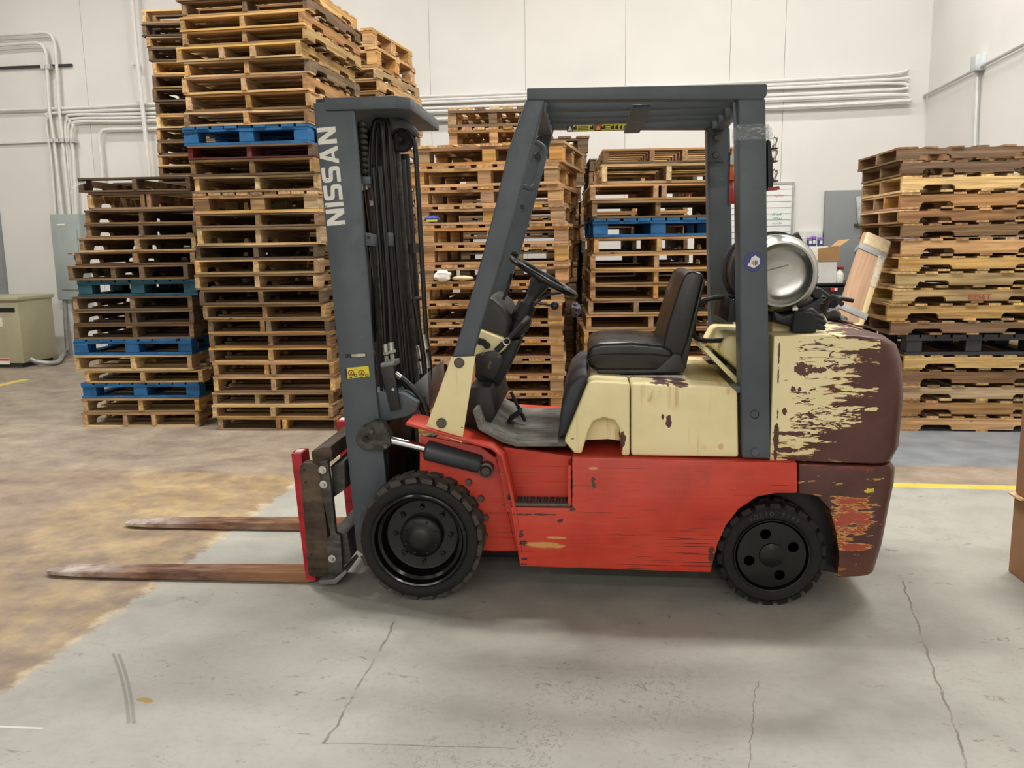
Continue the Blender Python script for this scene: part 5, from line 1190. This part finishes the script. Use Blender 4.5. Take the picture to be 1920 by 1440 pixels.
P(MB().tube(smooth_path([TP(960, 512, 0.1), TP(952, 540, 0.1), TP(938, 580, 0.05), TP(926, 640, 0.0)]), 0.008, 8), 'mast_lever', BLACKM)
for k, (a, b, c) in enumerate((((918, 716), (905, 760), (895, 800)), ((905, 712), (896, 750), (888, 790)), ((925, 716), (915, 758), (905, 798)))):
    P(MB().tube(smooth_path([TP(*a, -0.1+k*0.05), TP(*b, -0.1+k*0.05), TP(*c, -0.1+k*0.05)]), 0.012, 8), 'control_rod', BLACKM)
P(MB().prism(TL([(872, 790), (890, 712), (930, 712), (940, 760), (912, 800)], -0.1), -0.3, 0.3), 'valve_block', BLACKM, bevel=0.01)

# ------------------------------------------------------------------ fuel tank on the counterweight
tc = TP(1465, 514, -0.40); tr_ = 0.158
tk = empty('propane_tank', fk.matrix_world.inverted() @ Vector((0, 0, 0)))
tk.location = TO + TX*tc.x + TY*(-0.13) + Vector((0, 0, tc.z-tr_)); tk.rotation_euler = (0, 0, -YAW)
tag(tk, 'bare steel propane tank lying across the forklift behind the rear post', 'gas tank')
MB().lathe([(0.0, -0.235), (0.05, -0.236), (0.085, -0.240), (0.105, -0.25), (0.115, -0.268), (0.122, -0.275), (0.130, -0.274), (0.136, -0.264), (0.150, -0.245), (tr_, -0.215), (tr_, 0.2), (0.15, 0.235), (0.12, 0.265), (0.08, 0.285), (0.0, 0.30)], (0, 0, tr_), 'Y', 64, cap=False).build('tank_body', ALU, tk, sharp=50)
MB().lathe([(0.09, 0.27), (0.09, 0.36), (0.085, 0.36), (0.085, 0.27)], (0, 0, tr_), 'Y', 32, cap=False).build('valve_collar', ALU, tk)
MB().lathe([(0.02, 0.28), (0.02, 0.33), (0.03, 0.335), (0.03, 0.35), (0, 0.352)], (0, 0, tr_), 'Y', 16, cap=False).build('valve', SILV, tk)
sc_ = MB()
for k in range(6): sc_.box((-0.055+k*0.016, -0.2385-0.0012*0, tr_+0.012+k*0.004), (0.018, 0.002, 0.004), Matrix.Rotation(-0.25, 3, 'Y'))
sc_.build('scratch_mark', plain('scratch_grey', (120, 120, 118), 0.5), tk)
for yy, rr in ((-0.09, 0.012), (0.14, 0.012)):
    MB().lathe([(tr_+0.001, yy-0.022), (tr_+rr, yy-0.02), (tr_+rr, yy+0.02), (tr_+0.001, yy+0.022)], (0, 0, tr_), 'Y', 48, cap=False).build('tank_strap', BLACKM, tk)
tx, tz = tc.x, tc.z
cl = P(MB().prism([(tx+0.08, tz+0.15), (tx+0.095, tz+0.165), (tx+0.135, tz+0.10), (tx+0.165, tz+0.05), (tx+0.185, tz-0.02), (tx+0.17, tz-0.08), (tx+0.162, tz-0.02), (tx+0.148, tz+0.05), (tx+0.115, tz+0.10)], -0.25, -0.19), 'strap_latch', BLACKM, bevel=0.003)
P(MB().lathe([(0, -0.03), (0.02, -0.03), (0.024, 0.02)], (tx+0.178, -0.24, tz-0.085), 'Y', 14, cap=False), 'latch_pivot', BLACKM)
P(MB().prism([(tx-0.19, tz-0.2), (tx+0.17, tz-0.2), (tx+0.19, tz-0.10), (tx+0.14, tz-0.13), (tx+0.06, tz-0.158), (tx, tz-0.164), (tx-0.07, tz-0.155), (tx-0.14, tz-0.12), (tx-0.18, tz-0.1)], -0.30, 0.10), 'tank_cradle', BLACKM, bevel=0.004)
P(MB().prism(TL([(1440, 600), (1470, 596), (1525, 604), (1528, 640), (1440, 640)], -0.2), -0.28, 0.2), 'cradle_mount', CREAM, bevel=0.008)
gv = MB().prism(TL([(1444, 578), (1468, 590), (1500, 582), (1522, 576), (1536, 588), (1530, 606), (1516, 612), (1480, 612), (1450, 604)], -0.34), -0.36, -0.30)
P(gv, 'rubber_strap_end', BLACKM, bevel=0.012, seg=3)
for pts, r_ in ((((1530, 540), (1548, 552), (1560, 562), (1578, 560), (1600, 564)), 0.010), (((1500, 566), (1530, 560), (1545, 566), (1562, 556), (1580, 572)), 0.011), (((1556, 556), (1546, 580), (1540, 610)), 0.012), (((1528, 572), (1520, 600), (1532, 620)), 0.010)):
    P(MB().tube(smooth_path([TP(a, b, 0.1) for a, b in pts]), r_, 8), 'fuel_hose', HOSE)
for q, r_, s_ in (((1560, 592), 0.038, 2), ((1576, 604), 0.034, 3), ((1548, 618), 0.034, 4)):
    P(MB().sphere(TP(q[0], q[1], 0.2), r_, (1.0, 1.0, 0.9), 12, 0.14, s_), 'fuel_regulator', PLAST)
P(MB().tube([TP(1540, 590, 0.1), TP(1556, 622, 0.05)], 0.012, 6), 'steel_strip', SILV)
P(MB().tube([TP(1532, 605, 0.0), TP(1538, 625, 0.0)], 0.012, 6), 'steel_strip', SILV)
# cloth glove lying on the counterweight
gp = TP(1508, 612, -0.38)
gb = MB().loft([[(-0.05, -0.04, 0.0), (0.04, -0.045, 0.0), (0.05, 0.03, 0.0), (-0.045, 0.04, 0.0)], [(-0.046, -0.034, 0.045), (0.045, -0.035, 0.05), (0.052, 0.03, 0.045), (-0.04, 0.035, 0.04)], [(-0.042, -0.03, 0.082), (0.03, -0.026, 0.078), (0.036, 0.022, 0.08), (-0.034, 0.03, 0.084)]])
for k, (dz, dy, ln) in enumerate(((0.022, -0.02, 0.045), (0.042, -0.012, 0.05), (0.058, 0.002, 0.042), (0.03, 0.015, 0.05))):
    gb.tube([(0.03, dy, dz), (0.05, dy-0.004, dz+0.003), (0.05+ln*0.7, dy, dz-0.008)], [0.015, 0.015, 0.010], 8)
gl_ = gb.build('work_glove', plain('black_knit', (34, 36, 38), 0.9, 0, 0.2, 30), bevel=0.006, seg=2); gl_.location = TO + TX*gp.x + TY*(-0.36) + Vector((0, 0, zt+0.002)); gl_.rotation_euler = (0, 0, -YAW)
tag(gl_, 'crumpled black work glove on top of the counterweight below the tank', 'glove')
MB().box((-0.035, 0, 0.093), (0.022, 0.02, 0.014)).build('cuff_tag', WHITEP, gl_, bevel=0.003)

# ------------------------------------------------------------------ things along the back wall
MWB = plain('whiteboard_face', (228, 229, 226), 0.35, 0, 0.03, 3)
MALU = plain('board_frame', (176, 178, 178), 0.4, 0.5)
def onwall(px, py): p = BK(px, py); s_, t_ = st_of(p); return s_, p.z
s1, z1 = onwall(1487, 343); s0, _ = onwall(1352, 343); _, z0 = onwall(1480, 470)
wbd = empty('whiteboard', RW((s0+s1)/2, WALL_T, z0), -TH); tag(wbd, 'white ruled schedule board with grey frame on the back wall behind the rear post', 'whiteboard')
Wb, Hb = s1-s0, z1-z0
MB().box((0, -0.016, Hb/2), (Wb, 0.02, Hb)).build('board_face', MWB, wbd)
for dx, dz, w_, h_ in ((0, 0, Wb+0.02, 0.025), (0, Hb, Wb+0.02, 0.025), (-Wb/2, Hb/2, 0.025, Hb), (Wb/2, Hb/2, 0.025, Hb)):
    MB().box((dx, -0.02, dz), (w_, 0.035, h_)).build('frame_rail', MALU, wbd)
lnm = MB()
for k in range(10): lnm.box((0, -0.0268, Hb*(0.91-k*0.09)), (Wb*0.96, 0.0015, 0.006))
lnm.build('ruled_line', plain('board_line', (120, 120, 120), 0.6), wbd)['kind'] = 'stuff'
rndw = random.Random(3)
for (px, py, col_, nm) in ((1460, 367, (190, 90, 90), 'red_note'), (1457, 402, (70, 160, 140), 'green_note'), (1457, 410, (70, 160, 140), 'green_note'), (1457, 419, (90, 170, 150), 'green_note')):
    s_, z_ = onwall(px, py); wr_ = MB(); xx = s_-(s0+s1)/2-0.055
    for k in range(9):
        wr_.box((xx+k*0.013, -0.0275, z_-z0+rndw.uniform(-0.008, 0.008)), (0.006, 0.0015, rndw.uniform(0.012, 0.03)), Matrix.Rotation(rndw.uniform(-0.6, 0.6), 3, 'Y'))
    wr_.build(nm, plain(nm+'_ink', col_, 0.6), wbd)
s0, z1 = onwall(1546, 358); _, z0 = onwall(1545, 560); s1 = s0+0.85
gp_ = empty('grey_wall_panel', RW((s0+s1)/2, WALL_T, z0), -TH); tag(gp_, 'large flat grey panel on the back wall left of the right pallet stack', 'panel')
MB().box((0, -0.03, (z1-z0)/2), (s1-s0, 0.055, z1-z0)).build('sheet', plain('panel_grey', (126, 130, 131), 0.55, 0, 0.04, 3), gp_, bevel=0.008)
s_, zc_ = onwall(1606, 395)
hx = s_-(s0+s1)/2
hd = MB().box((hx+0.03, -0.075, zc_-z0), (0.09, 0.03, 0.34), Matrix.Rotation(-0.12, 3, 'Y')).build('leaflet_holder', plain('clear_acrylic', (176, 184, 182), 0.2), gp_, bevel=0.006)
MB().box((hx+0.03, -0.085, zc_-z0-0.17), (0.13, 0.07, 0.02)).build('holder_shelf', plain('holder_dark', (60, 70, 72), 0.4), hd)
s0, z1 = onwall(1495, 434); s1, z0 = onwall(1538, 475)
wx = MB().box((0, -0.04, (z1-z0)/2), (s1-s0, 0.08, z1-z0)).build('wall_box', plain('pale_grey_box', (200, 200, 196), 0.6), bevel=0.006)
wx.location = RW((s0+s1)/2, WALL_T-0.002, z0); wx.rotation_euler = (0, 0, -TH); tag(wx, 'pale grey box on the back wall behind the purple-lidded cans', 'wall box')
# tool cabinet with things on it
YB = 9.3
zb0 = AT(1560, 531, YB).z
xa, xb = AT(1470, 531, YB).x, AT(1650, 531, YB).x
tcb = empty('tool_cabinet', ((xa+xb)/2, YB+0.3, 0), 0); tag(tcb, 'black tool cabinet behind the propane tank carrying a white carton', 'cabinet')
MBK = plain('cabinet_black', (26, 26, 28), 0.45, 0, 0.1)
MB().box((0, 0, zb0/2-0.02), (xb-xa, 0.6, zb0-0.04)).build('body', MBK, tcb, bevel=0.01)
MB().box((0, 0, zb0-0.012), (xb-xa+0.03, 0.63, 0.024)).build('worktop', MBK, tcb, bevel=0.004)
for k in range(4):
    d_ = MB().box((0, -0.305, zb0*(0.82-k*0.2)), (xb-xa-0.06, 0.02, zb0*0.18)).build('drawer', MBK, tcb, bevel=0.004)
    MB().box((0, -0.325, zb0*(0.87-k*0.2)), (0.4, 0.02, 0.02)).build('drawer_handle', SILVB, d_)
sx = AT(1563, 537, YB).x-(xa+xb)/2
stk = MB().box((sx, -0.3165, zb0*0.935), (0.075, 0.003, 0.04)).build('red_sticker', plain('sticker_red_3', (186, 52, 48), 0.5), tcb)
MB().box((sx+0.02, -0.319, zb0*0.935), (0.03, 0.002, 0.03)).build('sticker_patch', WHITEP, stk)
MCARD = plain('brown_cardboard', (192, 152, 104), 0.85, 0, 0.08, 5); MCARDW = plain('white_cardboard', (214, 213, 208), 0.8, 0, 0.05, 5)
xl_, xr_ = AT(1533, 530, YB+0.1).x, AT(1567, 530, YB+0.1).x
zt_ = AT(1550, 487, YB+0.1).z; wc_ = xr_-xl_
cb_ = empty('open_carton', ((xl_+xr_)/2, YB+0.25, zb0)); tag(cb_, 'white carton with open brown flaps on the black tool cabinet', 'carton')
hc = zt_-zb0
for c_, d_ in (((0, -0.15, hc/2), (wc_, 0.006, hc)), ((0, 0.15, hc/2), (wc_, 0.006, hc)), ((-wc_/2, 0, hc/2), (0.006, 0.3, hc)), ((wc_/2, 0, hc/2), (0.006, 0.3, hc))):
    MB().box(c_, d_).build('side_wall', MCARDW, cb_)
MB().box((0, 0, 0.004), (wc_, 0.3, 0.006)).build('bottom', MCARD, cb_)
MB().loft([[(-wc_/2-0.01, -0.158, hc-0.02), (wc_/2+0.02, -0.158, hc-0.02), (wc_/2+0.02, -0.152, hc-0.02), (-wc_/2-0.01, -0.152, hc-0.02)], [(-wc_/2-0.03, -0.20, hc+0.12), (wc_/2-0.0, -0.20, hc+0.15), (wc_/2-0.0, -0.194, hc+0.15), (-wc_/2-0.03, -0.194, hc+0.12)]]).build('flap', MCARD, cb_)
MB().loft([[(wc_/2-0.03, -0.15, hc+0.10), (wc_/2, 0.1, hc+0.12), (wc_/2, 0.1, hc+0.126), (wc_/2-0.03, -0.15, hc+0.106)], [(wc_/2+0.13, -0.15, hc+0.21), (wc_/2+0.10, 0.1, hc+0.2), (wc_/2+0.10, 0.1, hc+0.206), (wc_/2+0.13, -0.15, hc+0.216)]]).build('flap', MCARD, cb_)
bx_ = AT(1578, 528, YB+0.05).x
bt = empty('spray_bottle', (bx_, YB+0.12, zb0)); tag(bt, 'small white bottle with red cap right of the white carton', 'bottle')
MB().lathe([(0.0, 0.0), (0.04, 0.0), (0.042, 0.01), (0.042, 0.09), (0.03, 0.115), (0.016, 0.125), (0.016, 0.14), (0, 0.14)], (0, 0, 0), 'Z', 20, cap=False).build('bottle_body', WHITEP, bt)
MB().box((0.012, 0, 0.155), (0.06, 0.03, 0.035)).build('red_cap', plain('cap_red', (150, 30, 38), 0.4), bt, bevel=0.006)
MB().box((-0.03, 0, 0.155), (0.03, 0.02, 0.02)).build('nozzle', BLACKM, bt)
zc2 = AT(1527, 462, YB+0.42).z
sb = MB().box((0, 0, (zc2-zb0)/2), (0.30, 0.16, zc2-zb0-0.002)).build('support_carton', MCARDW, bevel=0.004); sb.location = (AT(1527, 470, YB+0.42).x, YB+0.49, zb0+0.001)
tag(sb, 'plain white carton under the three purple-lidded cans', 'carton')
MBLUE = plain('can_blue', (60, 72, 128), 0.35); MPUR = plain('lid_purple', (150, 110, 196), 0.4)
for i, (px, py) in enumerate(((1518, 446), (1527, 443), (1538, 447))):
    q = AT(px, py, YB+0.46); h_ = max(0.1, q.z-zc2)
    cn = empty('spray_can', (q.x, YB+0.46+0.03*(i % 2), zc2)); tag(cn, ('leftmost blue can with purple lid on the cabinet', 'middle and tallest blue can with purple lid', 'rightmost blue can with purple lid beside the brown flaps')[i], 'can', 'purple-lidded cans behind the tank')
    MB().lathe([(0, 0), (0.028, 0), (0.03, 0.005), (0.03, h_-0.03), (0.02, h_-0.02), (0, h_-0.02)], (0, 0, 0), 'Z', 18, cap=False).build('can_body', MBLUE, cn)
    MB().lathe([(0.03, h_-0.03), (0.031, h_-0.004), (0.026, h_), (0, h_-0.004)], (0, 0, 0), 'Z', 18, cap=False).build('lid', MPUR, cn)
    MB().box((0, -0.0305, h_*0.45), (0.03, 0.002, h_*0.35)).build('can_label', WHITEP, cn)
# taped plank bundle leaning on the right stack
pt, pm = AT(1639, 449, 6.9), AT(1587, 610, 6.5)
dr_ = (pt-pm).normalized(); base = pm + dr_*((0.035-pm.z)/dr_.z)
Lp = (pt-base).length
pl_ = empty('taped_plank_bundle', base); tag(pl_, 'two boards taped together leaning on the right pallet stack, wrap torn', 'plank')
zax = dr_; xax = (Vector((1, 0.12, 0)) - zax*zax.dot(Vector((1, 0.12, 0)))).normalized(); yax = zax.cross(xax)
pl_.rotation_euler = Matrix((xax, yax, zax)).transposed().to_euler()
MPK = wood('pinkish_plank_wood', (176, 136, 106), 0.1, 0.1, 0.45); MPK2 = wood('pale_plank_wood', (190, 172, 138), 0.1, 0.1, 0.5)
def plank(c, d, m): 
    o = MB().box((0, 0, 0), (d[2], d[0], d[1])).build('board', m, pl_, bevel=0.003); o.location = c; o.rotation_euler = Matrix(((0, 1, 0), (0, 0, 1), (1, 0, 0))).to_euler(); return o
plank((-0.02, -0.02, Lp/2), (0.165, 0.04, Lp), MPK)
plank((0.085, 0.0, Lp/2), (0.045, 0.085, Lp-0.06), MPK2)
plank((0.02, 0.03, Lp/2-0.05), (0.17, 0.04, Lp-0.12), WOOD['d'])
MTAPE = plain('grey_duct_tape', (142, 143, 142), 0.45, 0, 0.08, 20)
for f_ in (0.925, 0.62, 0.3):
    MB().box((0.005, -0.002, Lp*f_), (0.225, 0.092, 0.055)).build('duct_tape', MTAPE, pl_, bevel=0.004)
MB().box((0.085, -0.03, Lp*0.84), (0.06, 0.05, 0.3)).build('torn_wrap', WRAP, pl_, bevel=0.01)
MB().box((0.02, -0.002, Lp-0.05), (0.215, 0.098, 0.13)).build('wrapped_top', plain('yellowed_wrap', (206, 186, 150), 0.4, 0, 0.1, 30), pl_, bevel=0.02, seg=3)
MB().prism([(-0.03, Lp*0.475), (0.0, Lp*0.50), (-0.005, Lp*0.475)], -0.0425, -0.041).build('red_pen_mark', REDL, pl_)
# cartons at the right frame edge
ga, gb2 = G(1894.5, 1070), G(1919, 1089)
dv = (gb2-ga); dv.z = 0; dv.normalize(); yw = math.atan2(dv.x, -dv.y)   # left face runs toward the camera along dv
MCB = plain('kraft_cardboard', (168, 124, 88), 0.85, 0, 0.06, 3); MCBL = plain('pale_kraft_edge', (226, 186, 140), 0.85)
zt_ = AT(1904, 928, ga.y).z
def carton_at(corner, w_, d_, h_, name, label):
    r_ = empty(name, corner + dv*(d_/2) + Vector((-dv.y, dv.x, 0))*(w_/2), yw); tag(r_, label, 'carton', 'cartons at the right frame edge')
    MB().box((0, 0, h_/2), (w_, d_, h_-0.002)).build('box', MCB, r_, bevel=0.004)
    return r_
perp = Vector((-dv.y, dv.x, 0))
if perp.x < 0: perp = -perp
ga = ga - perp*0.01
k1 = carton_at(ga, 0.55, 0.5, zt_, 'carton', 'lower brown cardboard carton standing on the floor at the right frame edge')
MB().box((-0.27, 0.21, zt_+0.004), (0.05, 0.1, 0.008)).build('flap_edge', MCBL, k1)
k2 = carton_at(ga+perp*0.003+Vector((0, 0, zt_+0.01)), 0.53, 0.48, 0.55, 'carton', 'upper brown cardboard carton stacked at the right frame edge')
# cartons and crate seen between the centre stacks
YC = 9.75
xr_ = AT(1097, 500, YC).x; zA, zB, zC = AT(1080, 531, YC).z, AT(1080, 502, YC).z, AT(1080, 470, YC).z
cr_ = empty('storage_crate', (xr_-0.28, YC+0.25, 0)); tag(cr_, 'dark crate under the two small cartons between the centre stacks', 'crate')
MB().box((0, 0, zA/2), (0.5, 0.5, zA-0.01)).build('crate_body', WOOD['d'], cr_, bevel=0.004)
for z_a, z_b, lb_ in ((zA, zB, 'lower small tan carton between the two centre pallet stacks'), (zB, zC, 'upper small tan carton between the two centre pallet stacks')):
    q = empty('small_carton', (xr_-0.21, YC+0.2, z_a)); tag(q, lb_, 'carton', 'small cartons between the stacks')
    MB().box((0, 0, (z_b-z_a)/2), (0.42, 0.38, z_b-z_a-0.004)).build('box', MCARD, q, bevel=0.003)
    MB().box((0.13, -0.1915, (z_b-z_a)*0.35), (0.1, 0.002, 0.02)).build('printed_line', MBLK, q)
pb = AT(1079, 592, 8.13)
po = empty('floor_pole', (pb.x, 8.13, 0)); tag(po, 'thin dark pole standing between the two centre pallet stacks', 'pole')
MB().tube([(0, 0, 0.01), (0, 0, pb.z)], 0.022, 10).build('pole', BLACKM, po)
MB().lathe([(0.12, 0.0), (0.12, 0.012), (0.03, 0.02), (0.0, 0.02)], (0, 0, 0), 'Z', 20, cap=False).build('base', BLACKM, po)
bg = MB().sphere((0, 0, 0.0), 0.058, (0.95, 0.95, 1.15), 14, 0.16, 6).build('crumpled_bag', plain('white_purple_film', (190, 186, 210), 0.2, 0, 0.3, 26)); bg.location = (pb.x, 8.13, pb.z+0.055)
tag(bg, 'crumpled white and purple plastic on top of the thin dark pole', 'plastic')
# rubbish lying in the block pallet stack
def scrap(px, py, y, r_, sc, c_, name, label, cat, jit=0.2, seed=1):
    p = AT(px, py, y); o = MB().sphere((0, 0, r_*sc[2]*0.8), r_, sc, 12, jit, seed).build(name, plain(name+'_stuff', c_, 0.7, 0, 0.1, 20)); o.location = p; tag(o, label, cat); return o
def deck_z(px, py, y):
    z = AT(px, py, y).z; c = [r for r in STACKS['e'] if r.location.z <= z]; r = c[-1]; return r.location.z + 0.022*r.scale.z + 0.004
for px, py, r_, sc, c_, nm, lb_, ct, sd in ((830, 522, 0.055, (1.2, 0.8, 0.8), (226, 222, 212), 'white_rag', 'crumpled white rag lying inside a block pallet behind the mast', 'rag', 1),
                                     (868, 521, 0.04, (2.0, 0.9, 0.5), (206, 190, 150), 'cream_glove', 'cream cloth gloves lying inside a block pallet beside the white rag', 'glove', 2),
                                     (810, 402, 0.035, (1.6, 0.8, 0.7), (40, 58, 140), 'blue_packet', 'blue and yellow packet lying inside a block pallet behind the mast', 'packet', 3)):
    o = scrap(px, py, 6.60, r_, sc, c_, nm, lb_, ct, 0.15, sd); o.location.z = deck_z(px, py-2, 6.60)
    if nm == 'blue_packet': MB().box((0.0, -0.03, 0.008), (0.08, 0.02, 0.014)).build('yellow_band', YELL, o)
# torn film on the left stack
a_ = STACKS['a'][-1]
fw_ = MB().loft([[(x, y, z), (x, y+0.01, z), (x, y+0.01, z-h_), (x, y, z-h_)] for x, y, z, h_ in ((-0.40, -0.62, 0.09, 0.02), (-0.46, -0.63, 0.085, 0.03), (-0.50, -0.635, 0.06, 0.035), (-0.535, -0.63, -0.01, 0.03), (-0.55, -0.62, -0.10, 0.02))]).build('film_strip', WRAP)
fw_.location = a_.location; fw_.rotation_euler = a_.rotation_euler
tag(fw_, 'torn strip of clear film hanging from the shorter left stack', 'film')
